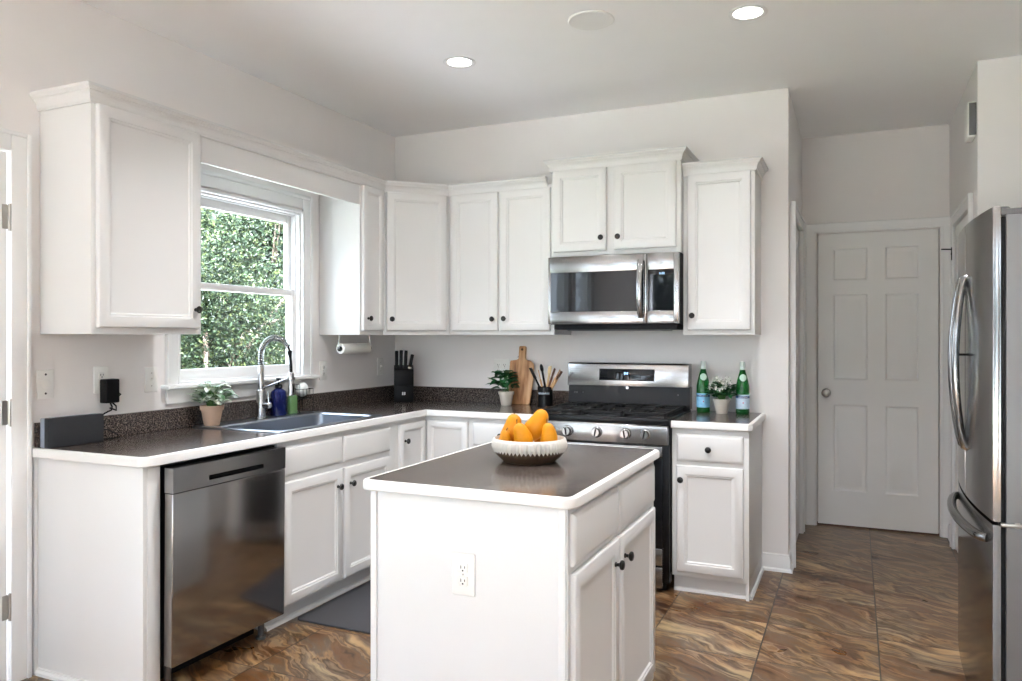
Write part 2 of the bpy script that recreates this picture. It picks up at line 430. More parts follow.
WY0, WY1, WZ0, WZ1 = -1.945, -1.03, 1.13, 2.10      # kitchen window opening
mb = MB()
mb.box(-0.105, 0, WY1, 0.12, 0, H); mb.box(-0.15, -0.105, WY1+0.09, 0.12, 0, H); mb.box(-0.15, 0, WY0, WY1, 0, WZ0); mb.box(-0.15, 0, WY0, WY1, WZ1, H)
mb.box(-0.15, 0, -2.765, WY0, 0, H); mb.box(-0.15, 0, -3.60, -2.765, 2.09, H); mb.box(-0.15, 0, -3.85, -3.60, 0, H); mb.box(-0.15, 0, -4.55, -3.85, 0, 0.3); mb.box(-0.15, 0, -4.55, -3.85, 2.3, H); mb.box(-0.15, 0, -4.70, -4.55, 0, H)
mb.box(-0.15, 0, -5.40, -4.70, 0, 0.3); mb.box(-0.15, 0, -5.40, -4.70, 2.3, H); mb.box(-0.15, 0, YR, -5.40, 0, H)
struct('wall_left', mb, WALL, smooth=False)
mb = MB(); mb.box(0, 2.55, 0, 0.12, 0, H); mb.box(2.55, 2.675, 0, 0.12, 0, H)
struct('wall_back', mb, WALL, smooth=False)
mb = MB()
mb.box(2.555, 2.675, 0.12, 0.17, 0, H); mb.box(2.555, 2.675, 0.95, 1.25, 0, H); mb.box(2.555, 2.675, 0.17, 0.95, 2.09, H)
mb.box(2.50, 2.555, 0.12, 1.25, 0, H)
struct('wall_hall_left', mb, WALL, smooth=False)
mb = MB()
mb.box(2.50, 2.775, 1.25, 1.40, 0, H); mb.box(3.553, 5.0, 1.25, 1.40, 0, H); mb.box(2.775, 3.553, 1.25, 1.40, 2.10, H); mb.box(2.775, 3.553, 1.33, 1.40, 0, 2.1)
struct('wall_hall_back', mb, WALL, smooth=False)
mb = MB()
mb.box(3.61, 3.73, -0.055, 0.17, 0, H); mb.box(3.61, 3.73, 0.93, 1.25, 0, H); mb.box(3.61, 3.73, 0.17, 0.93, 2.07, H); mb.box(3.69, 3.73, 0.17, 0.93, 0, 2.07)
struct('wall_hall_right', mb, WALL, smooth=False)
mb = MB(); mb.box(3.73, 4.40, -0.055, 0.06, 0, H); struct('wall_alcove_back', mb, WALL, smooth=False)
mb = MB(); mb.box(4.28, 4.40, -2.35, -0.055, 0, H); mb.box(4.40, XR, -2.35, -2.23, 0, H); struct('wall_alcove_side', mb, WALL, smooth=False)
def holed(axis, at0, at1, a0, a1, holes, z0=0, z1=H):
    mb = MB(); cur = a0
    def bx(p, q, u, w):
        if axis == 'x': mb.box(p, q, at0, at1, u, w)
        else: mb.box(at0, at1, p, q, u, w)
    for h0, h1, hz0, hz1 in holes:
        bx(cur, h0, z0, z1); bx(h0, h1, z0, hz0); bx(h0, h1, hz1, z1); cur = h1
    bx(cur, a1, z0, z1); return mb
struct('wall_rear', holed('x', YR-0.15, YR, -0.15, XR+0.15, [(0.15, 2.5, 0.15, 2.35), (3.2, 4.6, 0.15, 2.35)]), WALL, smooth=False)
struct('wall_right', holed('y', XR, XR+0.15, YR, -2.35, []), WALL, smooth=False)

# baseboards
BBP = [(0,0),(0.012,0),(0.012,0.07),(0.007,0.085),(0.007,0.095),(0,0.1)]
BBS = [(0,0),(0.024,0),(0.022,0.012),(0.012,0.02),(0.012,0.07),(0.007,0.085),(0.007,0.095),(0,0.1)]
mb = MB(); mb.sweep([(2.535,0,0),(2.675,0,0),(2.675,0.10,0)], BBS); struct('baseboard_back', mb, TRIM)
mb = MB(); mb.sweep([(0,-3.69,0),(0,YR,0)][::-1], BBP); struct('baseboard_left', mb, TRIM)
mb = MB(); mb.sweep([(2.675,1.03,0),(2.675,1.25,0),(2.70,1.25,0)], BBP); struct('baseboard_hall', mb, TRIM)
mb = MB(); mb.sweep([(3.61,1.25,0),(3.61,1.01,0)], BBP); mb.sweep([(3.61,0.09,0),(3.61,-0.055,0),(4.28,-0.055,0),(4.28,-2.35,0),(XR,-2.35,0),(XR,YR,0)], BBP); struct('baseboard_right', mb, TRIM)

# door casings ---------------------------------------------------------------
CASP = [(0,0),(0,0.010),(0.010,0.014),(0.018,0.012),(0.05,0.017),(0.062,0.020),(0.070,0.016),(0.070,0)]
def casing(name, p0, p1, top, up):
    """p0,p1 feet of the opening as (x,y); path ordered so that the profile grows away from the opening"""
    mb = MB()
    a = (p0[0], p0[1], 0); b = (p0[0], p0[1], top); c = (p1[0], p1[1], top); d = (p1[0], p1[1], 0)
    mb.sweep([a, b, c, d], CASP, up=up)
    return struct(name, mb, TRIM)
casing('trim_1', (3.560,1.25), (2.770,1.25), 2.105, (0,-1,0))
def casing_box(name, wall_x, sgn, y0, y1, top, w=0.068, t=0.018):
    mb = MB()
    a, b = sorted((wall_x, wall_x+sgn*t))
    mb.box(a, b, y0-w, y0, 0, top+w, 0.004); mb.box(a, b, y1, y1+w, 0, top+w, 0.004); mb.box(a, b, y0, y1, top, top+w, 0.004)
    a2, b2 = sorted((wall_x, wall_x+sgn*(t+0.006)))
    mb.box(a2, b2, y0-w-0.003, y0-w+0.014, 0, top+w+0.002, 0.003); mb.box(a2, b2, y1+w-0.014, y1+w+0.003, 0, top+w+0.002, 0.003)
    mb.box(a2, b2, y0-w+0.014, y1+w-0.014, top+w-0.014, top+w+0.003, 0.003)
    return struct(name, mb, TRIM)
casing_box('trim_2', 2.675, 1, 0.17, 0.95, 2.09, t=0.028)
casing_box('trim_3', 3.61, -1, 0.17, 0.93, 2.07)
casing_box('trim_4', 0.0, 1, -3.60, -2.765, 2.09, 0.075)

def six_panel(w, h, t=0.035):
    """door leaf, local: x 0..w, back y=0, front y=-t"""
    mb = MB()
    xs = [0, .134*w, .425*w, .572*w, .845*w, w]
    zs = [0, .245, .862, 1.040, 1.652, 1.752, 1.978, h]
    mb.box(0, w, -t+0.0135, 0, 0, h)
    for i in range(5):
        for j in range(7):
            x0, x1, z0, z1 = xs[i], xs[i+1], zs[j], zs[j+1]
            if i in (1, 3) and j in (1, 3, 5):
                mb.panel(x0, x1, z0, z1, [(0, t-0.012), (0, t), (0.004, t-0.002), (0.010, t-0.010), (0.022, t-0.012), (0.046, t-0.002)])
            else:
                mb.box(x0, x1, -t, -t+0.014, z0, z1)
    return mb
def knob_round(mb, c, axis):
    mb.lathe([(0,0),(0.030,0),(0.031,0.004),(0.026,0.008),(0.012,0.011),(0.011,0.03),(0.018,0.034),(0.027,0.042),(0.030,0.052),(0.027,0.062),(0.015,0.068),(0,0.069)], c, 28, axis)
d1 = thing('door_1', None, None, (2.782, 1.31, 0.012)); d1['kind'] = 'structure'
six_panel(0.765, 2.088).build('door_leaf', DOORW, d1)
mb = MB(); knob_round(mb, (0.055, -0.035, 0.945), '-y'); mb.build('door_knob', NICKEL, d1)
mb = MB(); mb.box(-0.007, 0.775, -0.03, 0.012, -0.010, -0.001); mb.build('door_threshold', paint('threshold_dark', (0.10, 0.045, 0.03), 0.5), d1)
d2 = thing('door_2', None, None, (2.645, 0.175, 0.012), 90); d2['kind'] = 'structure'
six_panel(0.77, 2.07, 0.03).build('door_leaf', DOORW, d2)
mb = MB(); mb.box(0.03, 0.055, -0.034, -0.030, 0.93, 0.99, 0.001); mb.lathe([(0,0),(0.012,0),(0.012,0.006),(0,0.007)], (0.043,-0.033,0.96), 16, '-y'); mb.build('latch', BLACK, d2)
d3 = thing('door_3', None, None, (3.642, 0.925, 0.012), -90); d3['kind'] = 'structure'
six_panel(0.75, 2.05, 0.03).build('door_leaf', DOORW, d3)
d4 = thing('door_4', None, None, (-0.025, -3.595, 0.012), 90); d4['kind'] = 'structure'
six_panel(0.818, 2.07, 0.03).build('door_leaf', TRIM, d4)
for z in (0.30, 1.06, 1.825):
    mb = MB(); mb.cyl((0.828, -0.034, z-0.06), 0.0065, 0.105, 12); mb.box(0.80, 0.828, -0.0315, -0.0300, z-0.055, z+0.04)
    mb.box(0.828, 0.845, -0.030, -0.0285, z-0.055, z+0.04)
    for q in range(3): mb.cyl((0.828, -0.034, z-0.062+q*0.037), 0.0072, 0.002, 12)
    mb.build('hinge', NICKEL, d4)

# kitchen window ----------------------------------------------------------------
w1 = thing('window_1', None, None, (0, -1.4875, WZ0)); w1['kind'] = 'structure'
T = Matrix.Translation((0, 1.4875, -WZ0))
mb = MB()   # interior casing, picture-frame top and sides with a stool and apron
def pf(mb, y0, y1, z0, z1, w, x0, x1, bev=0.003, bottom=True):
    mb.box(x0, x1, y0, y0+w, z0, z1, bev); mb.box(x0, x1, y1-w, y1, z0, z1, bev)
    mb.box(x0, x1, y0+w, y1-w, z1-w, z1, bev)
    if bottom: mb.box(x0, x1, y0+w, y1-w, z0, z0+w, bev)
pf(mb, WY0-0.075, WY1+0.085, WZ0, WZ1+0.105, 0.08, 0, 0.016, bottom=False)
pf(mb, WY0-0.078, WY1+0.088, WZ0, WZ1+0.108, 0.022, 0, 0.024, bottom=False)
pf(mb, WY0-0.012, WY1+0.012, WZ0, WZ1+0.012, 0.014, 0, 0.020, bottom=False)
mb.bm.transform(T); mb.build('casing', TRIM, w1)
mb = MB(); mb.box(-0.10, 0.055, WY0-0.10, WY1+0.115, WZ0-0.022, WZ0, 0.006, 3); mb.bm.transform(T); mb.build('stool', TRIM, w1)
mb = MB(); mb.box(0, 0.016, WY0-0.075, WY1+0.085, WZ0-0.095, WZ0-0.022, 0.004); mb.bm.transform(T); mb.build('apron', TRIM, w1)
mb = MB(); pf(mb, WY0, WY1, WZ0, WZ1, 0.012, -0.105, -0.001, 0.001); pf(mb, WY0+0.01, WY1-0.01, WZ0+0.01, WZ1-0.01, 0.010, -0.045, -0.03, 0.001); mb.bm.transform(T); mb.build('jamb', TRIM, w1)
def sash(name, z0, z1, x, rail_t, rail_b):
    y0, y1 = WY0+0.012, WY1-0.012
    mb = MB(); st = 0.027
    mb.box(x-0.03, x, y0, y0+st, z0, z1, 0.003); mb.box(x-0.03, x, y1-st, y1, z0, z1, 0.003)
    mb.box(x-0.03, x, y0+st, y1-st, z0, z0+rail_b, 0.003); mb.box(x-0.03, x, y0+st, y1-st, z1-rail_t, z1, 0.003)
    mb.bm.transform(T); o = mb.build(name, TRIM, w1)
    g = MB(); g.box(x-0.018, x-0.014, y0+st, y1-st, z0+rail_b, z1-rail_t); g.bm.transform(T); g.build('pane', PANE, o)
    return o
sash('upper_sash', 1.605, WZ1-0.012, -0.068, 0.05, 0.036)
sash('lower_sash', WZ0+0.012, 1.640, -0.032, 0.036, 0.055)

def rear_window(n, c, w, h, rz):
    o = thing('window_%d' % n, None, None, c, rz); o['kind'] = 'structure'
    mb = MB(); f = 0.06
    def fr(m, x0, x1, z0, z1, wd, y0, y1):
        m.box(x0, x0+wd, y0, y1, z0, z1, 0.003); m.box(x1-wd, x1, y0, y1, z0, z1, 0.003); m.box(x0+wd, x1-wd, y0, y1, z0, z0+wd, 0.003); m.box(x0+wd, x1-wd, y0, y1, z1-wd, z1, 0.003)
    fr(mb, -w/2, w/2, 0, h, 0.04, 0.0, 0.15); (mb.box(-0.03, 0.03, 0.02, 0.1, 0.04, h-0.04, 0.003) if w > 1 else 0); mb.box(-w/2+0.04, w/2-0.04, 0.03, 0.08, h/2-0.02, h/2+0.02, 0.003)
    fr(mb, -w/2-0.08, w/2+0.08, -0.08, h+0.08, 0.085, -0.02, 0.0)
    mb.build('frame', TRIM, o)
    g = MB(); g.box(-w/2+0.03, w/2-0.03, 0.05, 0.054, 0.03, h-0.03); g.build('pane', PANE, o)
rear_window(2, (1.325, YR, 0.15), 2.35, 2.2, 180)
rear_window(4, (0, -4.20, 0.3), 0.70, 2.0, 90)
rear_window(5, (0, -5.05, 0.3), 0.70, 2.0, 90)
rear_window(3, (3.9, YR, 0.15), 1.4, 2.2, 180)

# ================================================================== cabinets
# Built facing local -y: x to the right, front face of the box at y=0, back at y=+d.
DR = [(0,0),(0,0.014),(0.002,0.0175),(0.006,0.020),(0.045,0.020),(0.048,0.0165),(0.054,0.0165),(0.060,0.0105),(0.066,0.0095)]
DR_S = [(0,0),(0,0.014),(0.002,0.0175),(0.006,0.020),(0.036,0.020),(0.039,0.0165),(0.043,0.0165),(0.047,0.0115),(0.051,0.0105)]
DW = [(0,0),(0,0.010),(0.002,0.013),(0.012,0.019),(0.016,0.020)]
def knob(parent, x, z, y=-0.02):
    mb = MB(); mb.lathe([(0,0),(0.008,0),(0.0085,0.003),(0.0055,0.006),(0.0055,0.013),(0.010,0.016),(0.0155,0.020),(0.0165,0.0245),(0.014,0.029),(0.007,0.0315),(0,0.032)], (x, y, z), 20, '-y')
    return mb.build('knob', BLACKK, parent)
def door(parent, x0, x1, z0, z1, kx=None, kz=None, name='door', rings=DR):
    mb = MB(); mb.panel(x0, x1, z0, z1, rings, y=-0.001)
    o = mb.build(name, WHITE, parent)
    if kx is not None: knob(o, kx, kz, -0.021)
    return o
def body_box(parent, w, d, z0, z1, toe=0.0, toed=0.07):
    mb = MB(); mb.box(0, w, 0, d, z0+toe, z1, 0.0015)
    if toe: mb.box(0.002, w-0.002, toed, d, z0, z0+toe+0.002)
    return mb.build('cabinet_body', WHITE, parent)
G_UP = 'white wall cabinets'
# tall-door wall cabinet left of the window (faces +x)
UB, UT = 1.372, 2.295
c = thing('wall_cabinet', 'white single door wall cabinet left of the window, above the dark box', 'cabinet', (0.305, -2.642, UB), 90, G_UP)
body_box(c, 0.552, 0.303, 0, UT-UB)
door(c, 0.019, 0.528, 0.026, 0.905, 0.500, 0.110)
# narrow one right of the window
c = thing('wall_cabinet', 'narrow white wall cabinet right of the window, above the paper towels', 'cabinet', (0.305, -0.862, UB), 90, G_UP)
body_box(c, 0.252, 0.303, 0, UT-UB)
door(c, 0.014, 0.234, 0.026, 0.905, 0.056, 0.100, rings=DR_S)
# corner, diagonal front
s2 = sqrt(2)
c = thing('corner_wall_cabinet', 'white corner wall cabinet with a diagonal door above the knife block', 'cabinet', (0.305, -0.61, UB), 45, G_UP)
mb = MB(); mb.prism([(0.002,-0.002),(0.002,-0.609),(0.305,-0.609),(0.609,-0.305),(0.609,-0.002)], 0, UT-UB)
mb.bm.transform(Matrix.Rotation(radians(-45), 4, 'Z') @ Matrix.Translation((-0.305, 0.61, 0)))
mb.build('cabinet_body', WHITE, c)
door(c, 0.018, 0.412, 0.026, 0.905, 0.048, 0.100)
# two-door on the back wall
c = thing('wall_cabinet', 'white double door wall cabinet on the back wall left of the microwave', 'cabinet', (0.612, -0.305, UB), 0, G_UP)
body_box(c, 0.733, 0.303, 0, UT-UB)
door(c, 0.024, 0.357, 0.026, 0.905, 0.327, 0.100); door(c, 0.374, 0.712, 0.026, 0.905, 0.408, 0.102)
# over the microwave, deeper and higher
c = thing('wall_cabinet', 'short white double door wall cabinet directly above the microwave', 'cabinet', (1.348, -0.36, 1.842), 0, G_UP)
body_box(c, 0.780, 0.358, 0, 0.545)
door(c, 0.018, 0.350, 0.026, 0.515, 0.322, 0.100); door(c, 0.395, 0.758, 0.026, 0.515, 0.424, 0.100)
CR = [(0,-0.014),(0.008,-0.014),(0.008,-0.004),(0.011,-0.004),(0.013,0.010),(0.018,0.020),(0.026,0.028),(0.026,0.034),(0.031,0.034),(0.036,0.042),(0.040,0.044),(0.040,0.055),(0,0.055)]
mb = MB(); mb.sweep([(0,0.355,0.53),(0,0,0.53),(0.780,0,0.53),(0.780,0.355,0.53)], CR); mb.build('crown_molding', WHITE, c, angle=18)
# right of the microwave
c = thing('wall_cabinet', 'tall white single door wall cabinet right of the microwave above the green bottles', 'cabinet', (2.132, -0.305, UB), 0, G_UP)
body_box(c, 0.392, 0.303, 0, UT-UB)
door(c, 0.026, 0.372, 0.026, 0.905, 0.056, 0.108)
mb = MB(); mb.sweep([(0,0,UT-UB-0.006),(0.392,0,UT-UB-0.006),(0.392,0.303,UT-UB-0.006)], CR); mb.build('crown_molding', WHITE, c, angle=18)
# valance over the window and the long crown
mb = MB(); mb.box(0.283, 0.3045, -2.089, -0.863, 2.158, UT, 0.002)
tag(mb.build('valance_board', WHITE), 'long white valance board bridging the cabinets above the window', 'valance')
mb = MB(); z = UT-0.006
mb.sweep([(0.001,-2.643,z),(0.306,-2.643,z),(0.306,-0.611,z),(0.6105,-0.306,z),(1.300,-0.306,z)], CR)
mb.box(0.001, 0.300, -2.640, -0.62, z+0.045, z+0.050)
tag(mb.build('crown_molding', WHITE, angle=18), 'long white crown molding along the top of the corner wall cabinets and valance', 'crown molding')

# ---- base cabinets
BT = 0.876
G_B = 'white base cabinets'
c = thing('end_panel', 'white end panel closing the counter run left of the dishwasher', 'panel', (0, -2.66, 0))
mb = MB(); mb.box(0.002, 0.61, 0, 0.018, 0.0, BT, 0.0015); mb.box(0.588, 0.612, 0.0182, 0.076, 0.0, BT, 0.0015); mb.build('panel', WHITE, c)
mb = MB(); mb.sweep([(0.0,0.0,0),(0.612,0.0,0)], [(0,0),(0.014,0),(0.014,0.012),(0.006,0.02),(0.006,0.026),(0,0.028)]); mb.box(0.0, 0.02, -0.016, 0.0, 0, BT, 0.002); mb.build('trim_strip', WHITE, c)
# sink base (faces +x), sits lower inside so that the sink can hang in it
c = thing('base_cabinet', 'white sink base cabinet with two doors right of the dishwasher', 'cabinet', (0.61, -1.935, 0), 90, G_B)
mb = MB(); mb.box(0, 0.985, 0.02, 0.60, 0.10, 0.66); mb.box(0, 0.985, 0, 0.02, 0.10, BT, 0.0015); mb.box(0.002, 0.983, 0.075, 0.60, 0, 0.105)
mb.box(0, 0.018, 0.02, 0.60, 0.66, BT); mb.box(0.967, 0.985, 0.02, 0.60, 0.66, BT)
mb.build('cabinet_body', WHITE, c)
mb = MB(); mb.sweep([(0,0.075,0),(0.985,0.075,0)], [(0,0),(0.016,0),(0.014,0.012),(0.004,0.02),(0,0.02)]); mb.build('toe_molding', WHITE, c)
for x0, x1, kx in ((0.030, 0.470, 0.425), (0.487, 0.915, 0.532)):
    door(c, x0, x1, 0.715, 0.850, name='false_drawer_front', rings=DW)
    door(c, x0, x1, 0.115, 0.685, kx, 0.600)
# corner unit with folding doors: one door faces +x, the other faces -y
c = thing('corner_base_cabinet', 'white corner base cabinet with two folding doors under the counter bend', 'cabinet', (0.61, -0.95, 0), 90, G_B)
mb = MB(); mb.box(0, 0.948, 0.0, 0.608, 0.10, BT); mb.box(0.34, 0.948, -0.30, 0.0, 0.10, BT)
mb.box(0.002, 0.948, 0.075, 0.60, 0, 0.105); mb.box(0.415, 0.948, -0.30, 0.1, 0, 0.105)
mb.build('cabinet_body', WHITE, c)
dd = MB(); dd.panel(0.032, 0.316, 0.115, 0.850, DR_S, y=-0.001); o = dd.build('door', WHITE, c); knob(o, 0.078, 0.752, -0.021)
dd = MB(); dd.panel(0, 0.278, 0.115, 0.850, DR_S, y=0)
dd.bm.transform(Matrix.Translation((0.339, -0.024, 0)) @ Matrix.Rotation(radians(-90), 4, 'Z')); dd.build('door', WHITE, c)
# drawer base left of the range, mostly hidden by the island
c = thing('base_cabinet', 'white drawer base cabinet left of the range behind the fruit bowl', 'cabinet', (0.912, -0.61, 0), 0, G_B)
body_box(c, 0.436, 0.60, 0, BT, 0.1)
o = door(c, 0.035, 0.415, 0.715, 0.848, name='drawer_front', rings=DW); knob(o, 0.225, 0.78, -0.021)
door(c, 0.035, 0.415, 0.115, 0.685, 0.07, 0.60)
# right of the range
c = thing('base_cabinet', 'white base cabinet with one drawer and one door right of the range', 'cabinet', (2.134, -0.61, 0), 0, G_B)
body_box(c, 0.396, 0.60, 0, BT, 0.09, 0.045)
mb = MB(); mb.sweep([(0.004,0.045,0),(0.396,0.045,0)], [(0,0),(0.016,0),(0.014,0.012),(0.004,0.02),(0,0.02)])
mb.sweep([(0.396,0.03,0),(0.396,0.60,0)], [(0,0),(0.014,0),(0.012,0.012),(0.003,0.02),(0,0.02)]); mb.box(0.380,0.396,0.004,0.05,0,0.09)
mb.build('toe_molding', WHITE, c)
o = door(c, 0.026, 0.370, 0.702, 0.846, name='drawer_front', rings=DW); knob(o, 0.196, 0.772, -0.021)
door(c, 0.026, 0.370, 0.116, 0.680, 0.052, 0.606)

# ---- countertops
CT0, CT = 0.876, 0.914
EP = [(0,0),(0.016,0),(0.020,0.004),(0.020,0.030),(0.017,0.036),(0.011,0.038),(0,0.038)]
HX0, HX1, HY0, HY1 = 0.062, 0.588, -1.892, -1.058   # sink cut-out
c = thing('countertop', 'dark speckled L-shaped countertop with white edge along the window and back walls', 'countertop', (0, 0, CT0))
mb = MB()
A = -0.02
mb.box(0.001, HX0, -2.665, -0.62, 0, CT-CT0); mb.box(HX1, 0.620, -2.645, -0.62, 0, CT-CT0)
mb.box(HX0, HX1, -2.665, HY0, 0, CT-CT0); mb.box(HX0, HX1, HY1, -0.62, 0, CT-CT0)
mb.prism([(HX1,-2.665),(0.600,-2.665),(0.612,-2.660),(0.618,-2.654),(0.620,-2.645),(HX1,-2.645)], 0, CT-CT0)
mb.box(0.001, 1.350, -0.62, -0.001, 0, CT-CT0)
mb.build('laminate_top', COUNTER, c, smooth=False)
mb = MB(); mb.sweep([(0.001,-2.665,0),(0.600,-2.665,0),(0.612,-2.660,0),(0.618,-2.654,0),(0.620,-2.645,0),(0.620,-0.62,0),(1.350,-0.62,0)], EP); mb.build('edge_band', EDGE, c)
mb = MB(); mb.box(0.001, 0.020, -2.665, -0.001, CT-CT0, 0.1335+0.004, 0.002); mb.box(0.020, 1.338, -0.020, -0.001, CT-CT0, 0.1335, 0.002); mb.build('backsplash', COUNTER, c, smooth=False)
c = thing('countertop', 'short dark countertop with white edge right of the range', 'countertop', (2.134, 0, CT0))
mb = MB(); mb.box(0, 0.395, -0.62, -0.001, 0, CT-CT0); mb.build('laminate_top', COUNTER, c, smooth=False)
mb = MB(); mb.sweep([(0,-0.62,0),(0.387,-0.62,0),(0.395,-0.612,0),(0.395,-0.001,0)], EP); mb.build('edge_band', EDGE, c)

# ---- sink
def rrect(x0, x1, y0, y1, r, z, n=5):
    P = []
    for cx, cy, a0 in ((x1-r, y1-r, 0), (x0+r, y1-r, 90), (x0+r, y0+r, 180), (x1-r, y0+r, 270)):
        for k in range(n+1):
            a = radians(a0+90*k/n); P.append((cx+r*cos(a), cy+r*sin(a), z))
    return P
c = thing('kitchen_sink', 'large stainless steel drop-in sink below the window', 'sink', (0.32, -1.475, CT))
M0 = Matrix.Translation((-0.32, 1.475, -CT))
mb = MB()
ix0, ix1, iy0, iy1 = 0.172, 0.562, -1.862, -1.088
mb.loft([rrect(0.036,0.602,-1.905,-1.045,0.03,CT+0.0005), rrect(0.036,0.602,-1.905,-1.045,0.03,CT+0.004), rrect(0.041,0.597,-1.900,-1.050,0.03,CT+0.006),
         rrect(ix0-0.006,ix1+0.006,iy0-0.006,iy1+0.006,0.05,CT+0.005), rrect(ix0,ix1,iy0,iy1,0.05,CT-0.002),
         rrect(ix0+0.006,ix1-0.006,iy0+0.006,iy1-0.006,0.05,CT-0.17), rrect(ix0+0.03,ix1-0.03,iy0+0.03,iy1-0.03,0.05,CT-0.19),
         rrect(ix0+0.028,ix1-0.028,iy0+0.028,iy1-0.028,0.05,CT-0.194), rrect(ix0+0.002,ix1-0.002,iy0+0.002,iy1-0.002,0.05,CT-0.172),
         rrect(ix0-0.004,ix1+0.004,iy0-0.004,iy1+0.004,0.05,CT-0.004)], cap=False)
mb.bm.transform(M0)
# bottom
t = MB(); t.loft([rrect(ix0+0.03,ix1-0.03,iy0+0.03,iy1-0.03,0.05,CT-0.19), rrect(ix0+0.03,ix1-0.03,iy0+0.03,iy1-0.03,0.05,CT-0.194)]); t.bm.transform(M0)
me = bpy.data.meshes.new('t'); t.bm.to_mesh(me); mb.bm.from_mesh(me); bpy.data.meshes.remove(me)
mb.build('basin', SINKM, c)
mb = MB(); mb.lathe([(0.0,0),(0.04,0),(0.045,0.003),(0.038,0.004),(0.03,0.001),(0,0.001)], (0.05, 0.0, -0.19), 24); mb.build('drain', CHROME, c)

# ---- faucet
c = thing('faucet', 'tall chrome spring spout kitchen faucet standing behind the sink', 'faucet', (0.118, -1.497, CT+0.006))
mb = MB(); mb.lathe([(0,0),(0.030,0),(0.030,0.006),(0.026,0.010),(0.0245,0.012),(0.0245,0.150),(0.022,0.156),(0.016,0.160),(0.016,0.285),(0.013,0.290),(0,0.290)], (0,0,0), 28); mb.build('post', CHROME, c)
arc = []
R_ = 0.098
for k in range(31):
    a = pi - (pi*0.93)*k/30
    arc.append((R_+R_*cos(a), 0, 0.285+0.055 + 0.095*sin(a)))
arc = [(0,0,0.285),(0,0,0.31)] + arc
mb = MB(); mb.tube(arc, 0.0065, 10); mb.build('hose', BLACK, c)
# spring coil around the hose
L_ = [0]
for a, b in zip(arc, arc[1:]): L_.append(L_[-1]+(Vector(b)-Vector(a)).length)
def at(s):
    for i in range(len(arc)-1):
        if s <= L_[i+1] or i == len(arc)-2:
            t = (s-L_[i])/(L_[i+1]-L_[i]); p = Vector(arc[i]).lerp(Vector(arc[i+1]), t); d = (Vector(arc[i+1])-Vector(arc[i])).normalized(); return p, d
coil = []; turns = 34; n = turns*10
for k in range(n+1):
    p, d = at(L_[-1]*0.93*k/n); q = Vector((0,1,0)); r = d.cross(q); a = 2*pi*turns*k/n
    coil.append(p + (q*cos(a)+r*sin(a))*0.0145)
mb = MB(); mb.tube(coil, 0.0022, 6); mb.build('spring', CHROME, c)
ex, _, ez = arc[-1]
mb = MB(); mb.tube([(ex-0.002,0,ez+0.006),(ex+0.004,0,ez-0.03),(ex+0.008,0,ez-0.075),(ex+0.010,0,ez-0.115)], [0.0135,0.008,0.008,0.008], 12)
mb.build('spray_hose', BLACK, c)
hx = ex+0.010
mb = MB(); mb.lathe([(0,0),(0.013,0),(0.017,0.004),(0.017,0.045),(0.0145,0.06),(0.0145,0.115),(0.010,0.125),(0,0.125)], (hx,0,ez-0.23), 24); o = mb.build('spray_head', CHROME, c)
mb = MB(); mb.box(hx+0.012, hx+0.019, -0.007, 0.007, ez-0.215, ez-0.165, 0.002); mb.build('spray_button', BLACK, o)
mb = MB(); mb.tube([(0.0,0,0.158),(0.03,0,0.172),(hx-0.012,0,ez-0.135)], 0.0045, 8); mb.lathe([(0.016,0),(0.020,0),(0.020,0.014),(0.016,0.014)], (hx,0,ez-0.147), 20); mb.lathe([(0.016,0),(0.020,0),(0.020,0.014),(0.016,0.014)], (0,0,0.150), 20); mb.build('support_arm', CHROME, c)
mb = MB(); mb.cyl((0.020, 0, 0.075), 0.017, 0.045, 20, 'x', 0.004); mb.tube([(0.052,0,0.09),(0.052,0,0.115),(0.050,0,0.150)], [0.004,0.0035,0.003], 8); mb.build('lever_handle', CHROME, c)

# ---- range -------------------------------------------------------------------
c = thing('range', 'stainless steel gas range with black cooktop between the base cabinets', 'range', (1.3565, -0.62, 0))
W_ = 0.772
mb = MB(); mb.box(0.002, W_-0.002, -0.02, 0.60, 0.045, 0.895, 0.002); mb.build('oven_body', BLACKM, c)
for x in (0.04, W_-0.04):
    for y in (0.02, 0.56):
        mb = MB(); mb.cyl((x, y, 0.0), 0.016, 0.05, 16); mb.build('foot', BLACK, c)
mb = MB(); mb.box(0.004, W_-0.004, -0.052, -0.02, 0.785, 0.884, 0.004, 3); mb.box(0.004, W_-0.004, -0.050, -0.02, 0.884, 0.888)
o = mb.build('control_panel', STEELH, c)
for i, x in enumerate((0.102, 0.208, 0.378, 0.540, 0.648)):
    mb = MB(); mb.lathe([(0,0),(0.027,0),(0.027,0.004),(0.0235,0.006),(0.0235,0.030),(0.021,0.034),(0,0.034)], (x, -0.052, 0.838), 28, '-y')
    k = mb.build('burner_knob', CHROME, c)
    mb = MB(); mb.lathe([(0.024,0),(0.030,0),(0.030,0.003),(0.024,0.005)], (x, -0.052, 0.838), 28, '-y'); mb.build('skirt_ring', BLACK, k)
    mb = MB(); a = radians(-10 if i % 2 else 12)
    mb.box(-0.0032, 0.0032, -0.040, -0.033, -0.019, 0.019, 0.001, M=Matrix.Translation((x, -0.052, 0.838)) @ Matrix.Rotation(a, 4, 'Y')); mb.build('grip', BLACK, k)
mb = MB(); mb.box(0.0, W_, -0.045, 0.56, 0.888, 0.926, 0.006, 3); mb.build('cooktop', BLACKM, c)
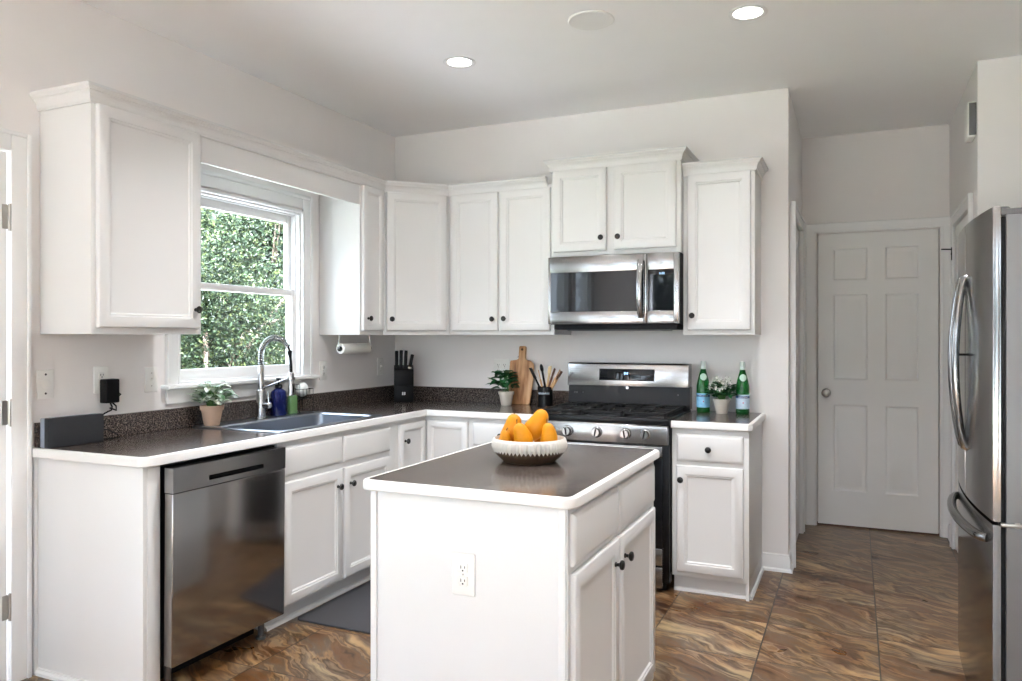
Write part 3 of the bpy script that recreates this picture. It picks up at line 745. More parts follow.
# grates: three sections
for gi, (x0, x1) in enumerate(((0.025, 0.262), (0.268, 0.504), (0.510, 0.747))):
    mb = MB(); z0, z1 = 0.938, 0.950
    for xx in (x0, x1-0.012): mb.box(xx, xx+0.012, 0.0, 0.50, z0, z1, 0.002)
    for yy in (0.0, 0.244, 0.488): mb.box(x0, x1, yy, yy+0.012, z0, z1, 0.002)
    cx = (x0+x1)/2
    for yc in (0.125, 0.37):
        for a in range(4):
            M = Matrix.Translation((cx, yc+0.006, 0)) @ Matrix.Rotation(a*pi/2, 4, 'Z')
            mb.box(0.03, 0.108 if a % 2 == 0 else 0.118, -0.005, 0.005, z0, z1, 0.002, M=M)
    for xx in (x0+0.006, x1-0.006):
        for yy in (0.006, 0.494): mb.cyl((xx, yy, 0.9255), 0.006, 0.014, 10)
    mb.build('grate', IRON, c)
for x, y, r in ((0.145,0.13,0.04),(0.145,0.375,0.032),(0.386,0.25,0.045),(0.627,0.13,0.045),(0.627,0.375,0.03)):
    mb = MB(); mb.lathe([(0,0),(r,0),(r,0.008),(r*0.85,0.011),(0,0.011)], (x, y, 0.926), 24); mb.build('burner_cap', IRON, c)
# backguard
mb = MB(); mb.prism([(0.0,0.0),(0.075,0.0),(0.075,0.13),(0.01,0.13)], 0, W_-0.004)
mb.bm.transform(Matrix(((0,0,1,0.002),(1,0,0,0.530),(0,1,0,0.926),(0,0,0,1)))); mb.build('backguard', BLACKM, c)
mb = MB(); mb.prism([(-0.028,0.0),(-0.012,0.134),(-0.004,0.142),(0.078,0.142),(0.078,0.0)], 0, W_-0.012, 0.002)
mb.bm.transform(Matrix(((0,0,1,0.006),(1,0,0,0.530),(0,1,0,1.056),(0,0,0,1)))); o = mb.build('backguard_panel', STEELH, c)
# display, tilted with the panel
tl = math.atan2(0.016, 0.134)
MD = Matrix.Translation((0.386, 0.530-0.021, 1.056+0.068)) @ Matrix.Rotation(-tl, 4, 'X')
mb = MB(); mb.box(-0.172, 0.176, -0.003, 0.004, -0.034, 0.038, 0.001, M=MD); dsp = mb.build('display', BGLASS, o)

def text(body, size, M, m, parent, name='lettering', bend=None, depth=0.0004, align='CENTER'):
    cu = bpy.data.curves.new('t', 'FONT'); cu.body = body; cu.size = size; cu.align_x = align; cu.align_y = 'CENTER'; cu.extrude = depth
    ob = bpy.data.objects.new('t', cu); COL.objects.link(ob)
    bpy.context.view_layer.update()
    me = bpy.data.meshes.new_from_object(ob.evaluated_get(bpy.context.evaluated_depsgraph_get()))
    bpy.data.objects.remove(ob); bpy.data.curves.remove(cu)
    R = Matrix.Rotation(radians(90), 4, 'X')      # stands up, faces -y
    for v in me.vertices:
        v.co = R @ v.co
        if bend:
            a = v.co.x / bend; rr = bend - v.co.y
            v.co = Vector((rr*sin(a), -rr*cos(a), v.co.z))
    me.transform(M); me.materials.clear(); me.materials.append(m); me.name = name
    o2 = bpy.data.objects.new(name, me); COL.objects.link(o2); o2.parent = parent
    return o2
text('8 8', 0.020, MD @ Matrix.Translation((0.0, -0.0034, 0.010)), DIGIT, o, 'digits')
mb = MB(); mb.cyl((0.392, 0.530-0.0155, 1.047), 0.009, 0.003, 20, '-y'); mb.bm.transform(Matrix.Translation((0,0,0))); mb.build('badge', BADGE, c)
for x in (0.045, 0.06, 0.10, 0.70):
    mb = MB(); mb.cyl((x, 0.5305, 1.01), 0.005, 0.003, 10, '-y'); mb.build('vent_mark', GREYSIDE, c)
# oven door
mb = MB(); mb.loft([[(x, y, z) for x, z in ((0.006,z0),(W_-0.034,z0),(W_-0.034,z1),(0.006,z1))] for y in (-0.024,-0.021) for z0, z1 in ((0.145,0.776),)])
for z0, z1 in ((0.722,0.776),(0.145,0.235)):
    mb.box(0.006, W_-0.034, -0.052, -0.0235, z0, z1, 0.004, 3)
od = mb.build('oven_door', STEELH, c)
mb = MB(); mb.box(0.006, W_-0.034, -0.049, -0.0245, 0.236, 0.721, 0.002); mb.build('door_glass', BGLASS, od)
mb = MB(); mb.tube([(0.05,-0.095,0.758),(W_-0.078,-0.095,0.758)], 0.012, 14)
for x in (0.075, W_-0.10): mb.box(x-0.012, x+0.012, -0.093, -0.048, 0.747, 0.769, 0.004)
mb.build('handle', STEELH, od)
mb = MB(); mb.box(0.006, W_-0.034, -0.050, -0.021, 0.026, 0.135, 0.003, 3); mb.build('warming_drawer', STEELH, c)

# ---- microwave -----------------------------------------------------------------
c = thing('microwave', 'stainless steel over-range microwave with black glass door', 'microwave', (1.350, -0.42, 1.400))
WM = 0.780
mb = MB(); mb.box(0.002, WM-0.002, 0.035, 0.418, 0.034, 0.4375, 0.002); mb.box(0.02, WM-0.02, 0.045, 0.40, 0.002, 0.034, 0.002); mb.build('casing', BLACK, c)
mb = MB()
x0, x1, z0, z1 = 0.0, 0.596, 0.036, 0.434
def frame(mb, x0, x1, z0, z1, ax0, ax1, az0, az1, y0, y1, bev=0.002):
    mb.box(x0, ax0, y0, y1, z0, z1, bev); mb.box(ax1, x1, y0, y1, z0, z1, bev)
    mb.box(ax0, ax1, y0, y1, z0, az0, bev); mb.box(ax0, ax1, y0, y1, az1, z1, bev)
frame(mb, x0, x1, z0, z1, 0.014, 0.580, 0.108, 0.340, 0.0, 0.034)
md = mb.build('door', STEELH, c)
mb = MB(); mb.box(0.012, 0.582, 0.003, 0.030, 0.106, 0.342); mb.build('glass', BGLASS, md)
mb = MB(); pts = []
for k in range(13):
    t = k/12; pts.append((0.567, -0.010-0.042*sin(pi*t)**0.6, 0.072+0.325*t))
mb.tube(pts, 0.010, 14); mb.bm.transform(Matrix.Translation((0.567,0,0)) @ Matrix.Diagonal((1.7,1,1,1)) @ Matrix.Translation((-0.567,0,0))); mb.build('handle', STEELH, md)
mb = MB(); frame(mb, 0.599, WM, z0, z1, 0.603, 0.752, 0.108, 0.340, 0.0, 0.034); cp = mb.build('control_panel', STEELH, c)
mb = MB(); mb.box(0.601, 0.754, 0.003, 0.030, 0.106, 0.342); mb.build('touch_glass', BGLASS, cp)
text('8:88', 0.018, Matrix.Translation((0.685, 0.0025, 0.318)), paint('microwave_digits', (0.3, 0.5, 0.7), 0.5, emit=(0.4, 0.65, 0.9), estr=0.6), cp, 'digits')
mb = MB(); mb.box(0.10, 0.68, 0.06, 0.30, -0.004, 0.004, 0.001); mb.build('vent_filter', GREYSIDE, c)

# ---- dishwasher ----------------------------------------------------------------
c = thing('dishwasher', 'stainless steel dishwasher under the counter left of the sink cabinet', 'dishwasher', (0.61, -2.582, 0), 90)
WD = 0.636
mb = MB(); mb.box(0.004, WD-0.004, 0.002, 0.57, 0.10, 0.865); mb.box(0.03, WD-0.03, 0.10, 0.55, 0.0, 0.10); mb.build('tub_casing', BLACK, c)
M = Matrix.Translation((0.003, -0.012, 0.105)) @ Matrix.Rotation(radians(0.6), 4, 'X')
wd = WD-0.010
mb = MB()
mb.box(0, wd, -0.045, 0.0, 0.0, 0.660, 0.004, 3, M=M)
dwd = mb.build('door', STEEL, c)
# upper strip with a pocket handle
px0, px1, pz0, pz1 = 0.176, 0.486, 0.684, 0.704
mb = MB()
mb.box(0, px0, -0.045, 0.0, 0.662, 0.757, M=M); mb.box(px1, wd, -0.045, 0.0, 0.662, 0.757, M=M)
mb.box(px0, px1, -0.045, 0.0, pz1, 0.757, M=M); mb.box(px0, px1, -0.045, 0.0, 0.662, pz0, M=M)
o = mb.build('control_strip', STEELH, dwd)
mb = MB(); mb.box(px0-0.002, px1+0.002, -0.014, -0.002, pz0-0.002, pz1+0.002, M=M); mb.build('pocket_handle', BLACK, dwd)
for x in (0.06, WD-0.06):
    mb = MB(); mb.cyl((x, 0.03, 0.0), 0.014, 0.10, 14); mb.lathe([(0,0),(0.022,0),(0.022,0.012),(0,0.012)], (x,0.03,0), 14); mb.build('leveling_foot', GREYSIDE, c)

# ---- island ----------------------------------------------------------------------
c = thing('kitchen_island', 'white kitchen island with doors on its right side and an outlet in front', 'island', (1.640, -2.682, 0))
WI, DI = 0.650, 1.000
mb = MB(); mb.box(0, WI, 0, DI, 0, 0.882, 0.001)
mb.box(0, 0.022, -0.006, 0.0, 0, 0.882, 0.0015); mb.box(WI-0.022, WI+0.0, -0.006, 0.0, 0, 0.882, 0.0015)
mb.build('cabinet_body', WHITE, c)
def side_panel(x0, x1, z0, z1, rings):
    mb = MB(); mb.panel(x0, x1, z0, z1, rings, y=-0.001)
    mb.bm.transform(Matrix.Translation((WI, 0, 0)) @ Matrix.Rotation(radians(90), 4, 'Z')); return mb
def side_knob(parent, y, z):
    mb = MB(); mb.lathe([(0,0),(0.008,0),(0.0085,0.003),(0.0055,0.006),(0.0055,0.013),(0.010,0.016),(0.0155,0.020),(0.0165,0.0245),(0.014,0.029),(0.007,0.0315),(0,0.032)], (WI+0.021, y, z), 20, 'x'); mb.build('knob', BLACKK, parent)
for y0, y1, ky in ((0.022, 0.462, 0.408), (0.482, 0.965, 0.520)):
    side_panel(y0, y1, 0.712, 0.862, DW).build('false_drawer_front', WHITE, c)
    o = side_panel(y0, y1, 0.045, 0.692, DR).build('door', WHITE, c); side_knob(o, ky, 0.617)
mb = MB(); mb.box(WI, WI+0.004, 0.0, DI, 0.0, 0.88); mb.build('face_frame', WHITE, c)
c = thing('countertop', 'dark speckled island countertop with rounded white edge under the fruit bowl', 'countertop', (1.965, -2.185, CT0))
def ringpath(x0, x1, y0, y1, r):
    return [(p[0]-1.965, p[1]+2.185, 0) for p in rrect(x0, x1, y0, y1, r, 0, 6)]
pth = ringpath(1.624, 2.302, -2.686, -1.682, 0.022)
mb = MB(); mb.loft([[(x, y, 0.006) for x, y, _ in pth], [(x, y, 0.038) for x, y, _ in pth]]); mb.build('laminate_top', COUNTER, c, smooth=False)
EPI = [(0,0.006),(0.016,0.006),(0.020,0.010),(0.020,0.028),(0.017,0.035),(0.011,0.038),(0,0.038)]
mb = MB(); mb.sweep(pth, EPI, closed=True); mb.build('edge_band', EDGE, c)

# ---- fridge ------------------------------------------------------------------------
c = thing('refrigerator', 'stainless steel french door refrigerator standing at the right edge', 'refrigerator', (3.86, -1.335, 0))
def FX(x, y, z=0): return (x-3.86, y+1.335, z)
y0, y1 = -1.80, -0.875
mb = MB(); a = FX(3.47, y0+0.004); b = FX(4.24, y1-0.004); mb.box(a[0], b[0], a[1], b[1], 0.035, 1.755, 0.004); mb.build('casing', paint('fridge_side_grey', (0.17, 0.17, 0.172), 0.4, metal=0.2), c)
for yy in (y0+0.08, y1-0.08):
    for xx in (3.52, 4.18):
        mb = MB(); p = FX(xx, yy); mb.cyl((p[0], p[1], 0), 0.02, 0.04, 14); mb.build('foot', BLACK, c)
def bow(y):   # x of the door front
    t = (y+1.3375)/0.4625
    return 3.408 + 0.026*t*t
def fdoor(name, ya, yb, z0, z1, back=3.455, bowf=bow, mat=STEELD):
    n = 14; r = 0.012; P = []
    P.append((back, ya)); P.append((bowf(ya)+r, ya))
    for k in range(n+1):
        y = ya+0.004 + (yb-ya-0.008)*k/n
        P.append((bowf(y), y))
    P.append((bowf(yb)+r, yb)); P.append((back, yb))
    mb = MB(); mb.prism([(p[0]-3.86, p[1]+1.335) for p in P], z0, z1)
    return mb.build(name, mat, c, angle=25)
zf = 0.752
dn = fdoor('near_door', y0, -1.339, zf+0.012, 1.782); df = fdoor('far_door', -1.333, y1, zf+0.012, 1.782)
dr = fdoor('freezer_drawer', y0, y1, 0.07, zf)
mb = MB(); p = FX(3.452, y0+0.012); q = FX(3.472, y1-0.012); mb.box(p[0], q[0], p[1], q[1], 0.08, 1.75); mb.build('gasket', BLACK, c)
mb = MB(); p = FX(3.50, y0+0.03); q = FX(3.56, y1-0.03); mb.box(p[0], q[0], p[1], q[1], 0.005, 0.034); mb.build('kick_grille', BLACK, c)
for yy in (y0+0.045, y1-0.045):
    mb = MB(); p = FX(3.50, yy); mb.cyl((p[0]-0.035, p[1], 1.7545), 0.024, 0.030, 20, bev=0.004); mb.box(p[0]-0.03, p[0]+0.10, p[1]-0.024, p[1]+0.024, 1.7545, 1.778, 0.004); mb.build('hinge_cover', GREYSIDE, c)
mb = MB(); p = FX(3.456, y0+0.05); mb.box(p[0], p[0]+0.06, y0+1.335-0.002, y0+1.335+0.05, zf-0.004, zf+0.008, 0.002); mb.cyl((p[0]+0.045, y0+1.335+0.01, zf-0.006), 0.010, 0.018, 12); mb.build('middle_hinge', NICKEL, c)
def vhandle(parent, yy, sgn):
    pts = []
    for k in range(21):
        t = k/20; s_ = sin(pi*t)
        pts.append(FX(bow(yy)+0.0 - 0.008 - 0.031*s_**0.8, yy+sgn*0.02*s_, 0.950+0.630*t))
    mb = MB(); mb.tube([FX(bow(yy)+0.006, yy, 0.944)] + pts + [FX(bow(yy)+0.006, yy, 1.586)], 0.0135, 14); mb.build('handle', STEELD, parent)
vhandle(dn, -1.375, -1); vhandle(df, -1.297, 1)
p = FX(bow(-1.375)-0.035, -1.40); mb = MB(); mb.box(p[0], p[0]+0.038, p[1]+0.008, p[1]+0.022, 1.290, 1.299, 0.002); mb.build('handle_bracket', BLACK, dn)
pts = []
for k in range(21):
    t = k/20; y = (y0+0.10) + (y1-y0-0.20)*t; s_ = sin(pi*t)
    pts.append(FX(bow(y)-0.010-0.026*s_**0.6, y, 0.690))
pts = [FX(bow(y0+0.085)+0.006, y0+0.085, 0.690)] + pts + [FX(bow(y1-0.085)+0.006, y1-0.085, 0.690)]
mb = MB(); mb.tube(pts, 0.016, 14); mb.build('handle', STEELD, dr)

# ================================================================== small things
# ---- outlets, switches
def duplex(mbp, x, z, s=1.0):
    mbp.lathe([(0,0),(0.0165*s,0),(0.0165*s,0.003),(0,0.0035)], (x, -0.0055, z), 20, '-y')
def plate(name, label, loc, rz, w=0.072, h=0.118, kind='outlet', group=None, cat='outlet'):
    c = thing(name, label, cat, loc, rz, group)
    mb = MB(); mb.box(-w/2, w/2, -0.006, 0, -h/2, h/2, 0.003, 3); mb.build('cover_plate', PLATE, c)
    if kind == 'outlet':
        n = max(1, round(w/0.072)); 
        for q in range(n):
            xx = (q-(n-1)/2)*0.046
            for dz in (-0.0195, 0.0195):
                mb = MB(); mb.box(xx-0.0165, xx+0.0165, -0.0085, -0.0055, dz-0.014, dz+0.014, 0.003, 3); r = mb.build('receptacle', PLATE, c)
                mb = MB(); mb.box(xx-0.0075, xx-0.0050, -0.0090, -0.0080, dz-0.002, dz+0.007); mb.box(xx+0.0050, xx+0.0075, -0.0090, -0.0080, dz-0.001, dz+0.006)
                mb.cyl((xx, -0.0080, dz-0.0075), 0.0027, 0.001, 10, '-y'); mb.build('slots', SLOT, r)
            mb = MB(); mb.cyl((xx, -0.006, 0), 0.0025, 0.001, 10, '-y'); mb.build('screw', NICKEL, c)
    if kind == 'toggle':
        mb = MB(); mb.box(-0.005, 0.005, -0.008, -0.0055, -0.012, 0.012, 0.001); mb.box(-0.004, 0.004, -0.018, -0.006, 0.000, 0.009, 0.001); mb.build('toggle_lever', PLATE, c)
        for dz in (-0.03, 0.03):
            mb = MB(); mb.cyl((0, -0.006, dz), 0.003, 0.001, 10, '-y'); mb.build('screw', NICKEL, c)
    if kind == 'blank':
        mb = MB(); mb.lathe([(0.017,0),(0.020,0),(0.020,0.003),(0.017,0.004)], (0,-0.0055,0.002), 24, '-y'); mb.lathe([(0,0),(0.016,0),(0.016,0.002),(0,0.003)], (0,-0.0055,0.002), 24, '-y'); mb.build('dial', PLATE, c)
        for dz in (-0.038, 0.040):
            mb = MB(); mb.cyl((0, -0.0058, dz), 0.0045, 0.0015, 12, '-y'); mb.build('screw', SLOT, c)
    return c
plate('wall_plate', 'white jack plate with round centre and two dark screws by the left door', (0.001,-2.620,1.167), 90, kind='blank', cat='wall plate')
plate('wall_outlet', 'white wall outlet with the black charger plugged in', (0.001,-2.365,1.172), 90)
plate('light_switch', 'single white toggle light switch left of the window', (0.001,-2.103,1.160), 90, kind='toggle', cat='light switch')
plate('wall_outlet', 'white wall outlet just right of the window, above the sponge', (0.001,-0.825,1.150), 90)
plate('light_switch', 'white switch plate left of the knife block below the paper towels', (0.001,-0.195,1.152), 90, kind='toggle', cat='light switch')
plate('wall_outlet', 'white double wall outlet on the back wall behind the cutting board', (0.850,-0.001,1.150), 0, w=0.116)
plate('island_outlet', 'white duplex outlet on the front of the island', (1.968,-2.6825,0.658), 0, w=0.076, h=0.125)

# ---- charger and its cord
c = thing('power_adapter', 'black plug-in power adapter on the outlet above the dark box', 'charger', (0.010, -2.345, 1.115))
mb = MB(); mb.box(0, 0.045, -0.034, 0.034, -0.045, 0.060, 0.006, 3); mb.build('adapter_body', BLACK, c)
mb = MB(); mb.tube([(0.025,0.0,-0.044),(0.030,0.006,-0.062),(0.045,-0.01,-0.075),(0.05,-0.045,-0.085),(0.03,-0.07,-0.11),(0.02,-0.075,-0.16)], 0.0035, 8)
mb.tube([(0.025,0.010,-0.044),(0.035,0.022,-0.06),(0.045,0.015,-0.078),(0.035,-0.01,-0.066)], 0.0035, 8)
mb.tube([(0.03,0.034,0.0),(0.035,0.045,-0.01),(0.03,0.034,-0.02)], 0.004, 8); mb.build('cord', BLACK, c)
c = thing('speaker_box', 'long dark grey box with lighter side on the left end of the counter', 'speaker', (0.040, -2.545, CT), -4)
mb = MB(); mb.box(0.030, 0.060, -0.118, 0.118, 0.0, 0.120, 0.004, 3); mb.build('front_grille', SPKBOX, c)
mb = MB(); mb.box(0.0, 0.030, -0.117, 0.117, 0.0, 0.119, 0.004, 3); mb.build('side_shell', SPKSIDE, c)
mb = MB(); mb.tube([(0.02,0.123,0.05),(0.02,0.16,0.045),(0.03,0.20,0.02),(0.035,0.21,0.006),(0.02,0.18,0.004),(0.0,0.12,0.004)], 0.003, 8); mb.build('cord', BLACK, c)

# ---- potted plants
def leaf(mb, base, d, L, w, curl=0.25, n=4, up=Vector((0,0,1))):
    """one leaf with a midrib fold, thin quads; separate island"""
    d = d.normalized(); side = d.cross(up)
    if side.length < 1e-3: side = Vector((1,0,0))
    side.normalize(); nn = side.cross(d).normalized()
    prev = None; bm = mb.bm
    for k in range(n+1):
        t = k/n; wd = w*sin(pi*min(1, 0.08+0.92*t))**0.8 if k < n else 0.0
        p = base + d*L*t + nn*(-curl*L*t*t)
        a = bm.verts.new(p - side*wd/2 + nn*wd*0.18); m_ = bm.verts.new(p); b = bm.verts.new(p + side*wd/2 + nn*wd*0.18)
        if prev:
            bm.faces.new((prev[0], prev[1], m_, a)); bm.faces.new((prev[1], prev[2], b, m_))
        prev = (a, m_, b)
def pot(parent, r0, r1, h, m, rim=True):
    mb = MB(); prof = [(0,0),(r0-0.002,0),(r0,0.002)]
    if rim: prof += [(r0+(r1-r0)*0.78, h*0.78),(r1+0.001,h*0.79),(r1+0.002,h*0.99),(r1,h)]
    else: prof += [(r1, h*0.97),(r1,h)]
    prof += [(r1-0.005,h),(r1-0.008,h*0.86),(0,h*0.86)]
    mb.lathe(prof, (0,0,0), 32); mb.build('pot', m, parent)
    mb = MB(); mb.lathe([(0,0),(r1-0.009,0),(r1-0.009,0.004),(0,0.006)], (0,0,h*0.86), 20); mb.build('soil', SOIL, parent)
def plant(name, label, loc, r0, r1, h, potm, leafm, nleaf, spread, height, LL, LW, flowers=0, seed=1, bias=(0,0)):
    rnd = random.Random(seed)
    c = thing(name, label, 'plant', loc); pot(c, r0, r1, h, potm)
    st = MB(); lf = MB(); fl = MB(); base = Vector((0,0,h*0.86))
    for k in range(nleaf):
        az = rnd.uniform(0, 2*pi); rr = spread*sqrt(rnd.uniform(0.02, 1)); hz = height*(1-0.55*(rr/spread)**2)*rnd.uniform(0.35, 1.0)
        tip = Vector((rr*cos(az)+bias[0]*hz, rr*sin(az)+bias[1]*hz, h*0.86+hz))
        mid = base.lerp(tip, 0.5) + Vector((0,0,0.2*hz)); mid.x *= 0.8; mid.y *= 0.8
        if k % 2 == 0: st.tube([base + Vector((0.3*r1*cos(az), 0.3*r1*sin(az), 0)), mid, tip], 0.0012, 5)
        d = Vector((cos(az), sin(az), rnd.uniform(-0.1, 0.7)))
        leaf(lf, tip - d*0.2*LL, d, LL*rnd.uniform(0.7, 1.15), LW*rnd.uniform(0.75, 1.15), rnd.uniform(0.1, 0.45))
    for k in range(flowers):
        az = radians(rnd.uniform(-170, 10) if k % 4 else rnd.uniform(0, 360)); rr = spread*rnd.uniform(0.55, 1.15); hz = height*rnd.uniform(1.05, 1.2)*(1-0.42*(rr/spread)**2)
        p = Vector((rr*cos(az), rr*sin(az), h*0.86+hz)); st.tube([base, base.lerp(p, 0.6)+Vector((0,0,0.01)), p], 0.001, 5)
        for q in range(5):
            a = 2*pi*q/5; leaf(fl, p, Vector((cos(a), -0.45, sin(a))), 0.014, 0.013, 0.1, 3)
    st.build('stems', paint('plant_stem', (0.08, 0.2, 0.05), 0.6) if 'plant_stem' not in bpy.data.materials else bpy.data.materials['plant_stem'], c)
    lf.build('foliage', leafm, c)
    if flowers: fl.build('blossoms', PETAL, c)
    return c
plant('potted_plant', 'pale variegated plant in a peach clay pot beneath the window', (0.098,-1.822,CT), 0.036, 0.055, 0.105, TERRA, LEAFP, 130, 0.088, 0.150, 0.055, 0.034, seed=3)
plant('potted_plant', 'dark green leafy plant in a cream pot beside the cutting board', (0.950,-0.150,CT), 0.034, 0.050, 0.090, CREAM, LEAFD, 34, 0.075, 0.150, 0.080, 0.056, seed=5, bias=(-0.12,0))
plant('potted_plant', 'green plant with small white blossoms between the two green bottles', (2.318,-0.125,CT), 0.032, 0.047, 0.085, CREAM, LEAFD, 110, 0.068, 0.140, 0.045, 0.036, 30, seed=8)

# ---- knife block
c = thing('knife_block', 'black knife block in the counter corner', 'knife block', (0.192, -0.190, CT), 33)
mb = MB(); mb.box(-0.066, 0.066, -0.062, 0.062, 0, 0.112, 0.004, 3)
mb.prism([(-0.058,0.108),(0.062,0.108),(0.062,0.250),(-0.050,0.222)], -0.066, 0.066, 0.003, M=Matrix(((0,0,1,0),(1,0,0,0),(0,1,0,0),(0,0,0,1))))
mb.build('block', BLACK, c)
mb = MB()
for x in (-0.008, 0.005): mb.box(x-0.0035, x+0.0055, -0.0635, -0.062, 0.050, 0.070, 0.001)
mb.build('emblem', paint('emblem_pale', (0.6, 0.6, 0.6), 0.5), c)
for x, y, hh, tilt in ((-0.048,-0.02,0.128,0), (-0.020,-0.02,0.132,2), (0.010,-0.02,0.130,3), (0.040,-0.028,0.105,12)):
    k = thing('knife', {-0.048:'black handled knife, leftmost in the knife block', -0.020:'black handled knife, second from left in the knife block', 0.010:'black handled knife, third from left in the knife block', 0.040:'shorter tilted black handled knife at the right of the block'}[x], 'knife')
    k.location = Matrix.Translation((0.192,-0.190,CT)) @ Matrix.Rotation(radians(33),4,'Z') @ Vector((x, y, 0.232)); k.rotation_euler = (radians(-4), radians(tilt), radians(33)); k['group'] = 'knives in the block'
    mb = MB(); mb.box(-0.0115, 0.0115, -0.014, 0.014, 0.006, hh-0.01, 0.005, 3); mb.build('handle', BLACK, k)
    mb = MB(); mb.box(-0.0118, 0.0118, -0.0145, 0.0145, -0.004, 0.006, 0.002); mb.build('bolster', NICKEL if tilt > 10 else BLACK, k)

# ---- paper towels under the cabinet
c = thing('paper_towel_roll', 'paper towel roll on a chrome holder under the narrow wall cabinet', 'paper towels', (0.15, -0.70, 1.287))
mb = MB(); mb.lathe([(0.010,0),(0.031,0),(0.032,0.002),(0.032,0.283),(0.031,0.285),(0.010,0.285)], (0,-0.145,0), 32, 'y'); mb.build('paper_roll', PAPER, c)
mb = MB(); mb.cyl((0,-0.165,0), 0.007, 0.335, 14, 'y'); mb.tube([(0,-0.158,0),(0,-0.160,0.040),(0,-0.155,0.084)], 0.004, 8)
mb.tube([(0,0.168,0),(0,0.168,0.040),(0,0.160,0.084)], 0.004, 8); mb.build('holder', CHROME, c)
mb = MB(); mb.lathe([(0,0),(0.016,0),(0.016,0.008),(0,0.010)], (0,-0.148,0), 20, '-y'); mb.lathe([(0,0),(0.016,0),(0.016,0.008),(0,0.010)], (0,0.158,0), 20, 'y'); mb.build('end_cap', BLACK, c)

# ---- cutting board leaning on the wall
c = thing('cutting_board', 'wooden paddle cutting board leaning on the back wall', 'cutting board', (1.010, -0.080, CT+0.001))
def boardpoly():
    P = [(-0.072,0.0),(0.066,0.0),(0.074,0.008),(0.088,0.17),(0.088,0.255),(0.082,0.275),(0.062,0.290),(0.032,0.296),(0.024,0.305),(0.024,0.380),(0.020,0.388),(-0.020,0.388),(-0.024,0.380),(-0.024,0.305),(-0.034,0.296),(-0.078,0.290),(-0.084,0.282),(-0.086,0.20),(-0.078,0.01)]
    return P
mb = MB(); mb.prism(boardpoly(), 0, 0.018, 0.003, M=Matrix(((1,0,0,0),(0,0,1,0),(0,1,0,0),(0,0,0,1))))
o = mb.build('board', BOARD, c); o.rotation_euler = (radians(-8.5), 0, 0)
mb = MB(); mb.lathe([(0.006,0),(0.0085,0),(0.0085,0.0015),(0.006,0.0015)], (0,-0.0003,0.365), 16, '-y'); mb.tube([(-0.02,-0.002,0.318),(-0.028,-0.003,0.312),(-0.024,0.009,0.32)], 0.002, 6)
o = mb.build('hanging_ring', STEMB, c); o.rotation_euler = (radians(-8.5), 0, 0)

# ---- utensil crock and its utensils
CX, CY = 1.225, -0.155
c = thing('utensil_crock', 'black crock with pale band holding utensils left of the range', 'crock', (CX, CY, CT))
mb = MB(); mb.lathe([(0,0),(0.046,0),(0.049,0.003),(0.049,0.128),(0.047,0.130),(0.045,0.128),(0.045,0.006),(0,0.006)], (0,0,0), 32); mb.build('crock_body', BLACKM, c)
mb = MB()
for k in range(14):
    a = radians(-90+24) + radians(-58+6.5*k)
    mb.box(-0.0016, 0.0016, -0.0005, 0.0005, 0.082, 0.092 + 0.002*(k % 2), M=Matrix.Rotation(a+pi/2, 4, 'Z') @ Matrix.Translation((0,-0.0495,0)))
mb.build('pale_marks', paint('crock_mark_pale', (0.45, 0.55, 0.65), 0.5), c)
def utensil(name, label, foot, tip, r, m, head, hm=None):
    c = thing(name, label, 'utensil', (CX, CY, CT), group='utensils in the crock')
    mb = MB(); mb.tube([foot, tip], r, 8); mb.build('handle', m, c)
    d = (Vector(tip)-Vector(foot)).normalized(); q = d.to_track_quat('Z', 'Y').to_matrix().to_4x4()
    M = Matrix.Translation(tip) @ q
    mb = MB()
    if head == 'spoon': mb.sphere((0,0,0.020), 0.022, (0.85, 0.28, 1.25), M=M)
    if head == 'spatula': mb.box(-0.030, 0.030, -0.002, 0.002, -0.004, 0.070, 0.0018, M=M)
    if head == 'paddle': mb.prism([(-0.006,-0.012),(0.006,-0.012),(0.016,0.02),(0.017,0.055),(-0.010,0.062),(-0.015,0.02)], -0.0025, 0.0025, 0.001, M=M @ Matrix(((1,0,0,0),(0,0,1,0),(0,1,0,0),(0,0,0,1))))
    mb.build('head', hm or m, c)
utensil('turner', 'black slotted turner leaning left out of the crock', (0.020,0.0,0.012), (-0.066,-0.01,0.185), 0.0065, BLACK, 'spatula')
utensil('ladle', 'black bent ladle rising behind the turner in the crock', (0.015,0.015,0.012), (-0.030,0.025,0.225), 0.0075, BLACK, 'spoon')
utensil('spatula', 'pale wooden spatula at the middle of the crock', (0.0,-0.015,0.012), (0.018,0.020,0.200), 0.0075, UTWL, 'paddle')
utensil('wooden_spoon', 'dark wooden spoon left of the tan spoons in the crock', (-0.015,0.0,0.012), (0.046,0.0,0.190), 0.0075, UTWD, 'paddle')
utensil('wooden_spoon', 'tan wooden spoon leaning right in the crock', (-0.020,-0.01,0.012), (0.068,0.01,0.185), 0.0075, UTW, 'paddle')
utensil('wooden_spoon', 'lowest brown wooden spoon leaning farthest right in the crock', (-0.022,0.01,0.012), (0.086,-0.012,0.180), 0.0075, UTW, 'paddle', UTWD)
utensil('whisk_handle', 'thin light wooden stick at the front of the crock', (0.012,-0.02,0.012), (-0.020,-0.032,0.175), 0.006, UTW, 'paddle')

